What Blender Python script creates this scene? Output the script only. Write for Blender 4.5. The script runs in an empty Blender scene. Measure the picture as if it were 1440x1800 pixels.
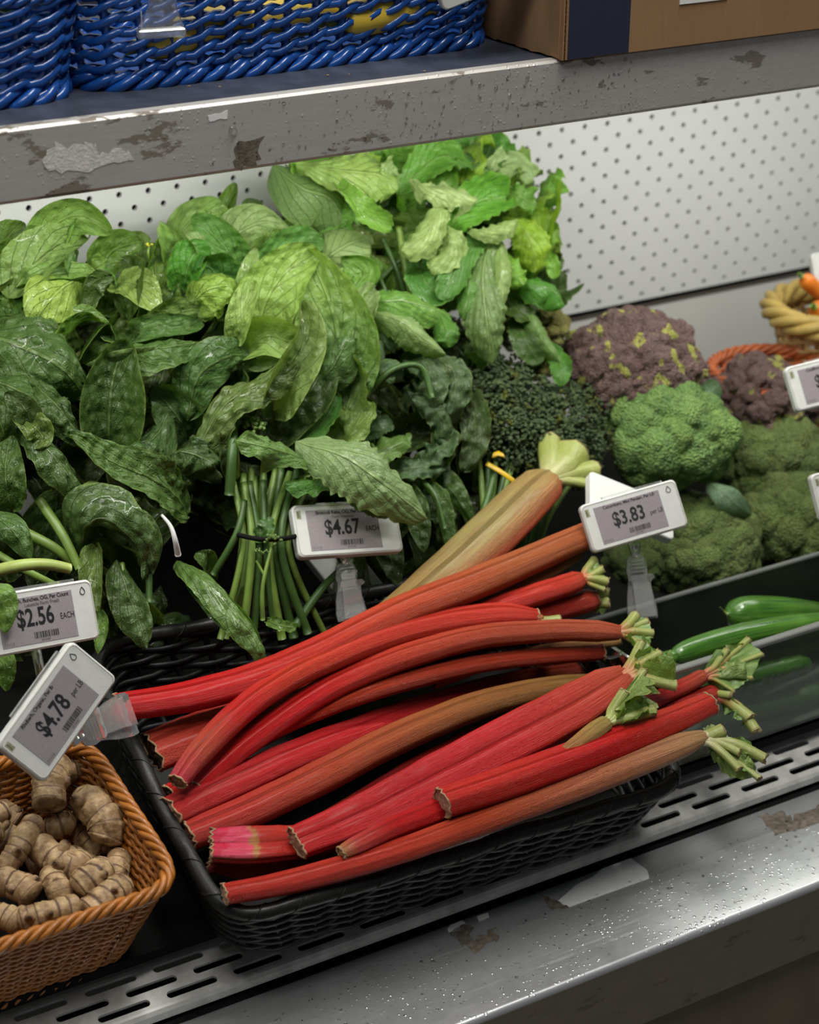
import bpy, math, random
from mathutils import Vector, noise
random.seed(7)
S = bpy.context.scene
COL = S.collection
V3 = Vector
# ---------------------------------------------------------------- camera
FPX = 3478.0
CAM = V3((-.71881, -1.17608, .83308))
RT = V3((.85512, -.51840, .00598)); DN = V3((-.21106, -.35863, -.90931)); FW = V3((.47353, .77630, -.41608))
cd = bpy.data.cameras.new('camera'); cam = bpy.data.objects.new('camera', cd); COL.objects.link(cam)
from mathutils import Matrix
m = Matrix((( RT.x, -DN.x, -FW.x, CAM.x), (RT.y, -DN.y, -FW.y, CAM.y), (RT.z, -DN.z, -FW.z, CAM.z), (0, 0, 0, 1)))
cam.matrix_world = m
cd.sensor_fit = 'VERTICAL'; cd.sensor_height = 36.0; cd.sensor_width = 28.8
cd.lens = FPX / 1800 * 36
cd.clip_start = .05; cd.clip_end = 60
cd.dof.use_dof = True; cd.dof.focus_distance = 1.56; cd.dof.aperture_fstop = 6.3
S.camera = cam
# ---------------------------------------------------------------- view, world, lamps
S.view_settings.view_transform = 'Standard'; S.view_settings.look = 'None'
S.view_settings.gamma = 1; S.view_settings.use_curve_mapping = False
S.view_settings.exposure = -.08
w = bpy.data.worlds.new('world'); S.world = w; w.use_nodes = True
w.node_tree.nodes['Background'].inputs[0].default_value = (.90, .95, 1.0, 1)
w.node_tree.nodes['Background'].inputs[1].default_value = .085

def area(name, loc, target, sx, sy, power, color):
    l = bpy.data.lights.new(name, 'AREA'); l.shape = 'RECTANGLE'; l.size = sx; l.size_y = sy
    l.energy = power; l.color = color
    o = bpy.data.objects.new(name, l); COL.objects.link(o); o.location = loc
    o.rotation_euler = (V3(target) - V3(loc)).to_track_quat('-Z', 'Y').to_euler()
    return o
area('lip_fill_light', (-.7, -.85, 2.2), (.1, .12, .45), .9, .3, 15, (1, .97, .92))  # unseen soft lamp added to light the shelf lip
area('ceiling_light_aisle', (.35, -.25, 2.3), (.1, -.05, 0), 1.0, .35, 36, (1, .97, .92))
# the strip light of the case, under the upper shelf just behind its lip
area('shelf_strip_light', (.15, .17, .462), (.15, .36, .05), 1.7, .02, 9.0, (1, .99, .93))

# ---------------------------------------------------------------- helpers: rays and planes
def ray(px, py): return FW + RT * ((px - 720) / FPX) + DN * ((py - 900) / FPX)
def pl(px, py, n, c):
    r = ray(px, py); n = V3(n); return CAM + r * ((c - n.dot(CAM)) / n.dot(r))
TILT = math.radians(17)
NB = V3((0, -math.sin(TILT), math.cos(TILT)))
def B(px, py, h): return pl(px, py, NB, h)            # on a plane parallel to the sloping deck
AG = math.radians(57)
NG = V3((0, -math.sin(AG), math.cos(AG))); CG = NG.dot(V3((0, .2, .03)))
def G(px, py, d=0): return pl(px, py, NG, CG + d)     # on the steep face of the greens pile
def AT(px, py, z): return CAM + ray(px, py) * z       # at a depth from the viewer
def depth(p): return (V3(p) - CAM).dot(FW)
def px2m(px, p): return px * depth(p) / FPX

# ---------------------------------------------------------------- helpers: objects
ORG = {}
def thing(name, label, cat, loc=(0, 0, 0), group=None, kind=None):
    o = bpy.data.objects.new(name, None); COL.objects.link(o); o.location = loc; o.empty_display_size = .02
    ORG[o] = V3(loc); o['label'] = label; o['category'] = cat
    if group: o['group'] = group
    if kind: o['kind'] = kind
    return o
def tag(o, label=None, cat=None, group=None, kind=None):
    if label: o['label'] = label
    if cat: o['category'] = cat
    if group: o['group'] = group
    if kind: o['kind'] = kind
    return o
def build(name, V, F, mat, parent=None, uv=None, col=None, smooth=True, org=None, colf=None):
    if parent is not None: o0 = ORG[parent]
    elif org is not None: o0 = V3(org)
    else: o0 = V3((0, 0, 0))
    me = bpy.data.meshes.new(name)
    me.from_pydata([(v[0] - o0.x, v[1] - o0.y, v[2] - o0.z) for v in V], [], F)
    if uv:
        l = me.uv_layers.new(name='UVMap'); k = [0.0] * (2 * len(me.loops))
        for i, lp in enumerate(me.loops):
            a = uv[lp.vertex_index]; k[2 * i] = a[0]; k[2 * i + 1] = a[1]
        l.data.foreach_set('uv', k)
    if col:
        a = me.color_attributes.new('Col', 'FLOAT_COLOR', 'POINT'); k = []
        for c in col: k += [c[0], c[1], c[2], 1]
        a.data.foreach_set('color', k)
    if smooth: me.polygons.foreach_set('use_smooth', [True] * len(me.polygons))
    me.materials.append(mat)
    o = bpy.data.objects.new(name, me); COL.objects.link(o)
    if parent is None:
        o.location = o0
    else: o.parent = parent
    ORG[o] = o0
    return o
class MB:
    def __init__(s): s.V = []; s.F = []; s.U = []; s.C = []
    def add(s, V, F, U=None, C=None):
        b = len(s.V); s.V += [V3(v) for v in V]; s.F += [tuple(i + b for i in f) for f in F]
        s.U += U if U else [(0, 0)] * len(V); s.C += C if C else [(1, 1, 1)] * len(V)
        return s
    def box(s, a, b, M=None, bev=0):
        a = V3(a); b = V3(b)
        if bev <= 0:
            P = [(x, y, z) for x in (a.x, b.x) for y in (a.y, b.y) for z in (a.z, b.z)]
            F = [(0, 1, 3, 2), (4, 6, 7, 5), (0, 4, 5, 1), (2, 3, 7, 6), (0, 2, 6, 4), (1, 5, 7, 3)]
        else:
            P = []; e = bev
            for x in (0, 1):
                for y in (0, 1):
                    for z in (0, 1):
                        X = (a.x, b.x)[x]; Y = (a.y, b.y)[y]; Z = (a.z, b.z)[z]
                        sx = e if x == 0 else -e; sy = e if y == 0 else -e; sz = e if z == 0 else -e
                        P += [(X, Y + sy, Z + sz), (X + sx, Y, Z + sz), (X + sx, Y + sy, Z)]
            def i(x, y, z, k): return (x * 4 + y * 2 + z) * 3 + k
            F = []
            for t in (0, 1):
                F += [(i(t, 0, 0, 0), i(t, 0, 1, 0), i(t, 1, 1, 0), i(t, 1, 0, 0)), (i(0, t, 0, 1), i(1, t, 0, 1), i(1, t, 1, 1), i(0, t, 1, 1)), (i(0, 0, t, 2), i(0, 1, t, 2), i(1, 1, t, 2), i(1, 0, t, 2))]
                for u in (0, 1):
                    F += [(i(t, u, 0, 0), i(t, u, 1, 0), i(t, u, 1, 1), i(t, u, 0, 1)), (i(t, 0, u, 0), i(t, 1, u, 0), i(t, 1, u, 2), i(t, 0, u, 2)), (i(0, t, u, 1), i(1, t, u, 1), i(1, t, u, 2), i(0, t, u, 2))]
                    for q in (0, 1): F.append((i(t, u, q, 0), i(t, u, q, 1), i(t, u, q, 2)))
        if M: P = [M @ V3(p) for p in P]
        return s.add(P, F)
    def build(s, name, mat, parent=None, smooth=True, **k):
        return build(name, s.V, s.F, mat, parent, uv=s.U, col=s.C, smooth=smooth, **k)

def crom(P, n):
    """Catmull-Rom through tuples/vectors -> n+1 samples"""
    P = [list(p) for p in P]; m = len(P); out = []
    for k in range(n + 1):
        t = k / n * (m - 1); i = min(int(t), m - 2); f = t - i
        p0 = P[max(i - 1, 0)]; p1 = P[i]; p2 = P[i + 1]; p3 = P[min(i + 2, m - 1)]
        out.append([.5 * (2 * b + (c - a) * f + (2 * a - 5 * b + 4 * c - d) * f * f + (3 * b - a - 3 * c + d) * f ** 3) for a, b, c, d in zip(p0, p1, p2, p3)])
    return out
def frames(path, up):
    T = []
    n = len(path)
    for i in range(n):
        t = (path[min(i + 1, n - 1)] - path[max(i - 1, 0)])
        T.append(t.normalized() if t.length > 1e-9 else V3((1, 0, 0)))
    up = V3(up); N = up - T[0] * up.dot(T[0])
    if N.length < 1e-4: N = T[0].orthogonal()
    N.normalize(); out = []
    for t in T:
        N = (N - t * N.dot(t)).normalized(); out.append((t, N, t.cross(N)))
    return out
def tube(path, rad, sides=8, up=(0, 0, 1), caps=True, closed=False, sec=None, flat=1.0):
    """path: Vectors; rad float or list; sec(i, angle)->multiplier; returns V,F,U"""
    path = [V3(p) for p in path]; n = len(path)
    if not isinstance(rad, (list, tuple)): rad = [rad] * n
    if closed:
        fr = frames([path[-1]] + path + [path[0]], up)[1:-1]
    else: fr = frames(path, up)
    V = []; F = []; U = []
    for i in range(n):
        t, N, Bn = fr[i]
        for k in range(sides):
            a = 2 * math.pi * k / sides; q = sec(i / max(n - 1, 1), a) if sec else 1
            V.append(path[i] + (N * math.cos(a) * flat + Bn * math.sin(a)) * (rad[i] * q)); U.append((i / max(n - 1, 1), k / sides))
    m = n if closed else n - 1
    for i in range(m):
        j = (i + 1) % n
        for k in range(sides):
            l = (k + 1) % sides; F.append((i * sides + k, j * sides + k, j * sides + l, i * sides + l)[::-1])
    if caps and not closed:
        F.append(tuple(range(sides))); F.append(tuple((n - 1) * sides + k for k in range(sides))[::-1])
    return V, F, U

# ---------------------------------------------------------------- helpers: materials
def new_mat(name):
    m = bpy.data.materials.new(name); m.use_nodes = True; nt = m.node_tree
    return m, nt, nt.nodes['Principled BSDF']
class NT:
    def __init__(s, nt): s.nt = nt
    def n(s, t, **k):
        x = s.nt.nodes.new(t)
        for a, b in k.items():
            if a.startswith('i_'): x.inputs[a[2:].replace('_', ' ')].default_value = b
            else: setattr(x, a, b)
        return x
    def l(s, a, b): s.nt.links.new(a, b)
    def coord(s, which='Object', scale=(1, 1, 1), rot=(0, 0, 0)):
        tc = s.n('ShaderNodeTexCoord'); mp = s.n('ShaderNodeMapping'); mp.inputs['Scale'].default_value = scale; mp.inputs['Rotation'].default_value = rot
        s.l(tc.outputs[which], mp.inputs[0]); return mp.outputs[0]
    def noise(s, co, scale, detail=3, rough=.5, dist=0):
        x = s.n('ShaderNodeTexNoise'); x.inputs['Scale'].default_value = scale; x.inputs['Detail'].default_value = detail
        x.inputs['Roughness'].default_value = rough; x.inputs['Distortion'].default_value = dist
        if co is not None: s.l(co, x.inputs['Vector'])
        return x.outputs['Fac']
    def vor(s, co, scale, feat='F1', out='Distance'):
        x = s.n('ShaderNodeTexVoronoi', feature=feat); x.inputs['Scale'].default_value = scale
        if co is not None: s.l(co, x.inputs['Vector'])
        return x.outputs[out]
    def ramp(s, fac, stops, interp='LINEAR'):
        x = s.n('ShaderNodeValToRGB'); x.color_ramp.interpolation = interp; e = x.color_ramp.elements
        while len(e) < len(stops): e.new(.5)
        for i, (p, c) in enumerate(stops):
            e[i].position = p; e[i].color = (c, c, c, 1) if isinstance(c, (int, float)) else (*c, 1)
        s.l(fac, x.inputs[0]); return x.outputs[0]
    def mix(s, f, a, b, mode='MIX'):
        x = s.n('ShaderNodeMix', data_type='RGBA', blend_type=mode)
        for v, i in ((f, 0), (a, 6), (b, 7)):
            if hasattr(v, 'links') or hasattr(v, 'is_output'): s.l(v, x.inputs[i])
            elif isinstance(v, (int, float)): x.inputs[i].default_value = v if i == 0 else (v, v, v, 1)
            else: x.inputs[i].default_value = (*v, 1)
        return x.outputs[2]
    def math(s, op, a, b=None, c=None):
        x = s.n('ShaderNodeMath', operation=op)
        for i, v in enumerate((a, b, c)):
            if v is None: continue
            if isinstance(v, (int, float)): x.inputs[i].default_value = v
            else: s.l(v, x.inputs[i])
        return x.outputs[0]
    def bump(s, h, strength, dist, normal=None):
        x = s.n('ShaderNodeBump'); x.inputs['Strength'].default_value = strength; x.inputs['Distance'].default_value = dist
        s.l(h, x.inputs['Height'])
        if normal: s.l(normal, x.inputs['Normal'])
        return x.outputs[0]
def plain(name, col, rough=.5, metal=0, noise_amt=.12, nscale=60, bump=.0, bscale=300, coat=0, trans=0, ior=1.45, alpha=1, emit=0, bdist=.0006):
    m, nt, b = new_mat(name); T = NT(nt)
    co = T.coord()
    f = T.noise(co, nscale, 4)
    c = T.mix(T.math('MULTIPLY', T.math('SUBTRACT', f, .35), 1.6), tuple(x * (1 - noise_amt) for x in col), tuple(min(1, x * (1 + noise_amt)) for x in col))
    T.l(c, b.inputs['Base Color']); b.inputs['Roughness'].default_value = rough; b.inputs['Metallic'].default_value = metal
    b.inputs['Coat Weight'].default_value = coat; b.inputs['Coat Roughness'].default_value = .15
    b.inputs['Transmission Weight'].default_value = trans; b.inputs['IOR'].default_value = ior
    if bump: T.l(T.bump(T.noise(co, bscale, 3), bump, bdist), b.inputs['Normal'])
    return m
def lerp3(cs, t):
    t = max(0, min(.9999, t)) * (len(cs) - 1); i = int(t); f = t - i
    return tuple(a + (b - a) * f for a, b in zip(cs[i], cs[min(i + 1, len(cs) - 1)]))
# ================================================================ SETTING AND CASE
def steel(name, base, rough, stain=.5, wet=False, metal=.88):
    m, nt, b = new_mat(name); T = NT(nt)
    co = T.coord('Object', (1, 1, 1)); br = T.coord('Object', (6, 90, 90))
    f = T.noise(br, 6, 5, .6); big = T.noise(co, 5, 5, .6)
    mot = T.noise(co, 55, 5, .7)
    c = T.mix(f, tuple(x * .82 for x in base), tuple(min(1, x * 1.12) for x in base))
    c = T.mix(T.ramp(mot, [(.35, .0), (.7, .35)]), c, tuple(x * .62 for x in base))
    st = T.ramp(T.math('MULTIPLY', T.noise(T.coord('Object', (16, 40, 40)), 1.4, 6, .62), T.math('ADD', big, .5)), [(.60, 0.), (.63, 1.)])
    st = T.math('MULTIPLY', st, stain)
    c = T.mix(st, c, (.16, .125, .085))
    T.l(c, b.inputs['Base Color'])
    b.inputs['Metallic'].default_value = metal
    r = T.math('ADD', T.math('MULTIPLY', mot, .30), rough - .12)
    r = T.math('ADD', r, T.math('MULTIPLY', st, .3)); T.l(r, b.inputs['Roughness'])
    h = T.math('ADD', T.math('MULTIPLY', f, .5), mot)
    nb = T.bump(h, .10, .0004)
    # beads of water: rounded bumps
    v = T.vor(co, 210); v2 = T.vor(T.coord('Object', (1.1, 1, 1)), 95)
    d = T.math('MULTIPLY', T.ramp(v, [(.0, 1.), (.28, 0.)]), T.ramp(T.noise(co, 23, 3), [(.46, 0), (.6, 1)]))
    d2 = T.ramp(v2, [(.0, 1.), (.13, 0.)])
    T.l(T.bump(T.math('MAXIMUM', d, d2), .6 if wet else .35, .0012, nb), b.inputs['Normal'])
    return m
M_lip = steel('galvanised_steel', (.66, .64, .60), .48, .75, metal=.45)
M_ledge = steel('wet_brushed_steel', (.78, .80, .81), .30, .12, True, metal=.75)
M_apron = steel('apron_steel', (.36, .32, .27), .42, .45)
M_shelftop = plain('shelf_top_paint', (.075, .09, .125), .42, .3, .35, 40, .25, 260)
M_white = plain('white_enamel', (.74, .755, .74), .38, 0, .04, 6, .04, 60)
M_whitelow = plain('white_enamel_low', (.66, .66, .63), .42, 0, .07, 9, .04, 60)
M_hole = plain('hole_dark', (.03, .03, .035), .8)
M_black = plain('black_and_deck_shade', (.006, .006, .006), .8, 0, .3, 30)
M_black.node_tree.nodes['Principled BSDF'].inputs['Specular IOR Level'].default_value = .15
M_seam = plain('seam_rubber', (.10, .085, .07), .6)
M_floor = plain('shop_floor', (.22, .21, .19), .35, 0, .2, 12)
M_beige = plain('kickplate', (.26, .21, .15), .5, .2, .25, 14, .2, 90)
M_residue = plain('adhesive_residue', (.19, .16, .125), .9, 0, .5, 220, .8, 500)
M_paper = plain('paper_white', (.88, .89, .87), .6, 0, .06, 90, .1, 400)
M_paperold = plain('paper_torn_old', (.74, .72, .68), .85, 0, .2, 200, .8, 500)

# room: floor and far walls, only there for a step to the side
fl = MB().box((-3, -4, -1.0), (4, 1.2, -.95)); tag(fl.build('floor', M_floor, smooth=False), kind='structure')
bw = MB().box((-3, .62, -.95), (4, .7, 2.6)); tag(bw.build('wall_rear', M_white, smooth=False), kind='structure')

# pegboard with true punched holes
def pegboard():
    YW = .52; px = .030; pz = .0289; x0 = -.562; x1 = 1.358; z0 = .1125; z1 = .505
    mb = MB(); r = .0030
    nx = int((x1 - x0) / px); 
    rows = int((z1 - z0) / (pz / 2))
    zt = .3130; zs = []; k = -14
    # cells: width px, height pz/2, staggered by half a pitch every row
    for row in range(rows + 1):
        zc = zt + (row - 13) * pz / 2
        if zc - pz / 4 < z0 - .004 or zc + pz / 4 > z1: continue
        off = 0 if (row - 13) % 2 == 0 else px / 2
        for i in range(nx):
            xc = .458 + (i - 34) * px + off
            a, b2, c, d = xc - px / 2, xc + px / 2, zc - pz / 4, zc + pz / 4
            n = 12; V = []; 
            for q in range(n):
                t = 2 * math.pi * q / n; V.append((xc + r * math.cos(t), YW, zc + r * math.sin(t)))
            for q in range(n):
                t = 2 * math.pi * q / n; V.append((xc + r * math.cos(t), YW + .004, zc + r * math.sin(t)))
            V += [(b2, YW, zc), (b2, YW, d), (xc, YW, d), (a, YW, d), (a, YW, zc), (a, YW, c), (xc, YW, c), (b2, YW, c)]
            o = 24
            F = [(q, (q + 1) % n, n + (q + 1) % n, n + q) for q in range(n)]
            F += [(0, o, o + 1, 1), (1, o + 1, o + 2, 2), (2, o + 2, 3), (3, o + 2, 4), (4, o + 2, o + 3, 5), (5, o + 3, o + 4, 6),
                  (6, o + 4, o + 5, 7), (7, o + 5, o + 6, 8), (8, o + 6, 9), (9, o + 6, 10), (10, o + 6, o + 7, 11), (11, o + 7, o, 0)]
            mb.add(V, F)
    o = mb.build('wall_back', M_white, smooth=False); tag(o, kind='structure')
    MB().box((-.6, YW + .012, .09), (1.4, YW + .02, .52)).build('hole_backing', M_hole, o, smooth=False)
    MB().box((-.6, YW - .001, .1085), (1.4, YW + .004, .1115)).build('seam_strip', M_seam, o, smooth=False)
    MB().box((-.6, YW + .000, -.16), (1.4, YW + .006, .1083), bev=.001).build('lower_panel', M_whitelow, o, smooth=False)
pegboard()

case = thing('produce_case', 'steel refrigerated produce case with an upper shelf and a bright front ledge', 'display case', (0, 0, -.95))
# upper shelf: dark top, folded lip with a rounded nose
YL = .12; ZT = .504; ZB = .451
def extrude_x(prof, x0, x1, n=2, closed=False):
    V = []; F = []; U = []
    for i in range(n):
        x = x0 + (x1 - x0) * i / (n - 1)
        for k, (y, z) in enumerate(prof): V.append((x, y, z)); U.append((x, k / len(prof)))
    m = len(prof)
    for i in range(n - 1):
        for k in range(m if closed else m - 1):
            l = (k + 1) % m; F.append((i * m + k, i * m + l, (i + 1) * m + l, (i + 1) * m + k))
    return V, F, U
prof = [(YL + .012, ZT), (YL + .002, ZT), (YL, ZT - .002), (YL, ZB + .003), (YL + .001, ZB + .001), (YL + .003, ZB), (YL + .020, ZB), (YL + .020, ZB + .0015), (YL + .0035, ZB + .0015), (YL + .002, ZB + .004), (YL + .002, ZT - .003)]
mb = MB(); mb.add(*extrude_x(prof, -.75, 1.4, closed=True)); mb.build('shelf_lip', M_lip, case, smooth=False)
MB().box((-.75, YL + .012, ZT - .002), (1.4, .52, ZT - .0005)).build('shelf_top', M_shelftop, case, smooth=False)
MB().box((-.75, YL + .02, ZT - .014), (1.4, .52, ZT - .0025)).build('shelf_underside', M_white, case, smooth=False)
tb = MB(); tb.box((-.7, YL + .03, ZB + .012), (1.0, YL + .065, ZB + .032), bev=.003); tb.build('strip_light_housing', M_white, case, smooth=False)

# sloping deck with shade painted black, and the slotted white rail at its front
def dk(y, h): return (h + y * math.sin(TILT)) / math.cos(TILT)
D0 = -.082
zb_ = dk(.24, D0)
dp_ = [(-.03, dk(-.03, D0)), (.24, zb_), (.52, zb_), (.52, zb_ - .008), (.24, zb_ - .008), (-.03, dk(-.03, D0) - .008)]
mb = MB(); mb.add(*extrude_x(dp_, -.75, 1.4, closed=True)); mb.build('deck', M_black, case, smooth=False)
M_rail = plain('rail_enamel', (.56, .56, .53), .35, 0, .35, 50, .25, 200)
def slot_rail():
    # three staggered rows of oblong slots punched in a strip folded down at the front
    y0, y1 = -.022, -.0580
    zf = lambda y: -.1125 - (y0 - y) * .32
    rows = [(-.028, 0), (-.040, .5), (-.052, .0)]
    pitch = .056; L = .042; hw = .0031; rh = .006
    mb = MB(); ends = []
    for yc, ph in rows:
        for i in range(-13, 26):
            xc = (i + ph) * pitch; a, b = xc - pitch / 2, xc + pitch / 2; ya, yb = yc - rh, yc + rh
            ring = []
            for q in range(7):
                t = -math.pi / 2 + math.pi * q / 6; ring.append((xc + L / 2 - hw + hw * math.cos(t), yc + hw * math.sin(t)))
            for q in range(7):
                t = math.pi / 2 + math.pi * q / 6; ring.append((xc - L / 2 + hw + hw * math.cos(t), yc + hw * math.sin(t)))
            n = 14
            V = [(x, y, zf(y)) for x, y in ring] + [(x, y, zf(y) - .002) for x, y in ring]
            V += [(b, ya, zf(ya)), (b, yc, zf(yc)), (b, yb, zf(yb)), (a, yb, zf(yb)), (a, yc, zf(yc)), (a, ya, zf(ya))]
            o = 28; F = [(q, (q + 1) % n, n + (q + 1) % n, n + q)[::-1] for q in range(n)]
            F += [(0, o, 1), (1, o, 2), (2, o, o + 1, 3), (3, o + 1, 4), (4, o + 1, o + 2, 5), (5, o + 2, 6), (6, o + 2, o + 3, 7), (7, o + 3, 8), (8, o + 3, 9), (9, o + 3, o + 4, 10), (10, o + 4, 11), (11, o + 4, o + 5, 12), (12, o + 5, 13), (13, o + 5, o, 0)]
            mb.add(V, F)
    mb.build('slotted_rail', M_rail, case, smooth=False)
    z1 = zf(y1)
    # folded front: a step with rolled shine
    pr = [(y1, z1), (y1 - .002, z1 - .001), (y1 - .004, z1 - .004), (y1 - .004, z1 - .010), (y1 - .003, z1 - .010), (y1 - .003, z1 - .004), (y1 - .0015, z1 - .002)]
    e = MB(); e.add(*extrude_x(pr, -.75, 1.4, closed=True)); e.build('rail_nose', M_rail, case, smooth=False)
slot_rail()
MB().box((-.75, -.066, -.20), (1.4, -.01, -.1385)).build('gutter', M_black, case, smooth=False)
# front ledge, apron and kick plate
ZL = -.14; YF = -.176
prof = [(-.0585, ZL - .001), (-.0605, ZL)] + [(YF + .004 - .0045 * math.sin(a), ZL - .0045 + .0045 * math.cos(a)) for a in [i * math.pi / 12 for i in range(7)]]
prof2 = prof + [(YF - .0005, ZL - .006)]
mb = MB(); mb.add(*extrude_x(prof2 + [(YF + .002, ZL - .006), (YF + .004, ZL - .003), (-.0585, ZL - .003)], -.9, 1.4, closed=True)); mb.build('front_ledge', M_ledge, case)
mb = MB().box((-.9, YF - .0004, ZL - .072), (1.4, YF + .002, ZL - .0055)); mb.build('apron', M_apron, case, smooth=False)
MB().box((-.9, YF + .006, -.95), (1.4, YF + .03, ZL - .070)).build('kick_plate', M_beige, case, smooth=False)
# ================================================================ WOVEN BASKETS
def rloop(corners, r, n=6, sub=6):
    """rounded closed polygon through corner points (Vectors), returns points"""
    out = []; m = len(corners)
    for i in range(m):
        p = V3(corners[i]); a = V3(corners[i - 1]); b = V3(corners[(i + 1) % m])
        da = (a - p).normalized() * r; db = (b - p).normalized() * r
        for k in range(n + 1):
            t = k / n; out.append((p + da) * (1 - t) ** 2 + p * 2 * t * (1 - t) + (p + db) * t * t)
    return out
def resample(loop, n):
    L = [0]; m = len(loop)
    for i in range(m): L.append(L[-1] + (loop[(i + 1) % m] - loop[i]).length)
    out = []; j = 0
    for k in range(n):
        s = k / n * L[-1]
        while L[j + 1] < s: j += 1
        t = (s - L[j]) / max(L[j + 1] - L[j], 1e-9); out.append(loop[j].lerp(loop[(j + 1) % m], t))
    return out, L[-1]
def wicker(name, label, top, bot, rim_r, mats, levels, stakes, strand_r, amp, parent_loc, slant=0, rim='wrap', flat=1.0, group=None, floor=True, jitter=.0006, seed=1, stake_r=None, border=True, cat='basket'):
    rnd = random.Random(seed)
    M, Mr = mats
    th = thing(name, label, cat, parent_loc, group)
    N = stakes * 4
    tp, Lt = resample(top, N); bp, Lb = resample(bot, N)
    cen = sum(tp, V3((0, 0, 0))) / N
    upv = (tp[0] - bp[0]); 
    nrm = (tp[N // 4] - tp[0]).cross(tp[N // 2] - tp[0]).normalized()
    if nrm.z < 0: nrm = -nrm
    outw = []
    for i in range(N):
        t = (tp[(i + 1) % N] - tp[i - 1]).normalized(); o = t.cross(nrm).normalized()
        if o.dot(tp[i] - cen) < 0: o = -o
        outw.append(o)
    for k in range(levels):
        f = (k + .5) / levels
        path = []
        f2 = f
        for i in range(N):
            ph = math.pi * i / 4 + k * math.pi
            p = bp[i].lerp(tp[i], f2)
            z = slant * math.sin(ph) * (tp[i] - bp[i]).length / levels
            path.append(p + outw[i] * (amp * math.cos(ph) + rnd.uniform(-1, 1) * jitter * .5) + nrm * (z + rnd.uniform(-1, 1) * jitter))
        o = MB(); o.add(*tube(path, [strand_r * rnd.uniform(.92, 1.06)] * N, 6, nrm, closed=True, flat=flat)); o.build('strand', M, th)
    st = MB(); sr = stake_r or strand_r
    for i in range(0, N, 4):
        a = bp[i] - nrm * .001; b = tp[i] + nrm * .001
        st.add(*tube([a, a.lerp(b, .5), b], sr, 5, outw[i]))
    tag(st.build('stakes', M, th), kind='stuff')
    def rope(P, r, n, pitch, nm, sub=10, a=1.0, b=1.0):
        R = []
        Q, L = resample(P, int(len(P) * sub / 4)); nq = len(Q); turns = round(L / pitch)
        c = sum(Q, V3((0, 0, 0))) / nq
        for j in range(n):
            path = []
            for i in range(nq):
                t = (Q[(i + 1) % nq] - Q[i - 1]).normalized(); o = t.cross(nrm).normalized()
                if o.dot(Q[i] - c) < 0: o = -o
                th_ = 2 * math.pi * (turns * i / nq + j / n)
                path.append(Q[i] + o * math.cos(th_) * r * a + nrm * math.sin(th_) * r * b)
            mb = MB(); mb.add(*tube(path, r * .78, 6, nrm, closed=True)); mb.build(nm, Mr, th)
    if rim == 'wrap':
        Q, L = resample(top, 260)
        rad = [rim_r * (1 + .10 * noise.noise(Q[i] * 60) + .05 * noise.noise(Q[i] * 220)) for i in range(260)]
        Q = [Q[i] + V3((noise.noise(Q[i] * 14), noise.noise(Q[i] * 14 + V3((5, 5, 5))), noise.noise(Q[i] * 17 + V3((9, 2, 5))))) * .0035 for i in range(260)]
        mb = MB(); mb.add(*tube(Q, rad, 12, nrm, closed=True)); mb.build('rim', Mr, th)
        # wrapping band edges: thin spiral ribs around the rim
        hp = []
        turns = int(L / .034)
        n = 260 * 6
        for i in range(n):
            s = i / n * 260; a = int(s) % 260; t = s - int(s); p = Q[a].lerp(Q[(a + 1) % 260], t)
            tg = (Q[(a + 1) % 260] - Q[a - 1]).normalized(); o = tg.cross(nrm).normalized(); u = o.cross(tg)
            an = 2 * math.pi * turns * i / n; hp.append(p + (o * math.cos(an) + u * math.sin(an)) * (rad[a] * .99))
        mb = MB(); mb.add(*tube(hp, rim_r * .11, 5, nrm, closed=True)); mb.build('rim_wrapping', Mr, th)
    else:
        rope(tp, rim_r, 4, rim_r * 13, 'rim_strand')
    if border: rope(bp, strand_r * 1.6, 3, strand_r * 16, 'border_strand')
    if floor:
        F = MB(); c = sum(bp, V3((0, 0, 0))) / N
        V = [p + nrm * .002 for p in bp[::4]] + [c + nrm * .002]; k = len(V) - 1
        F.add(V, [(i, (i + 1) % k, k) for i in range(k)]); F.build('base', M, th)
    return th
M_blk = plain('black_wicker', (.009, .009, .009), .5, 0, .4, 80, .35, 260, coat=.05)
M_blkrim = plain('black_rim_wrap', (.014, .014, .0135), .45, 0, .35, 60, .5, 160, coat=.08, bdist=.001)
for q_ in (M_blk, M_blkrim): q_.node_tree.nodes['Principled BSDF'].inputs['Specular IOR Level'].default_value = .28
M_org = plain('orange_wicker', (.40, .135, .014), .42, 0, .3, 90, .25, 300, coat=.2)
M_blue = plain('blue_wicker', (.007, .075, .34), .30, 0, .3, 70, .2, 240, coat=.4)
M_ter = plain('terracotta_wicker', (.45, .11, .03), .5, 0, .3, 70, .2, 240)

def bp_(x, y, h): return V3((x, y, (h + y * math.sin(TILT)) / math.cos(TILT)))
# rhubarb basket
RIMH = -.008
top = rloop([bp_(-.217, -.097, RIMH), bp_(-.203, .183, RIMH + .004), bp_(.215, .160, RIMH), bp_(.200, -.112, RIMH - .004)], .038)
bot = rloop([bp_(-.196, -.068, -.074), bp_(-.185, .160, -.078), bp_(.195, .142, -.078), bp_(.180, -.082, -.074)], .04)
black_basket = wicker('wicker_basket', 'long black woven basket with wrapped rim holding the red rhubarb', top, bot, .0062, (M_blk, M_blkrim), 12, 40, .0025, .0024, (0, 0, -.09), rim='wrap', flat=1.35, border=False, stake_r=.0028)
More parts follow.
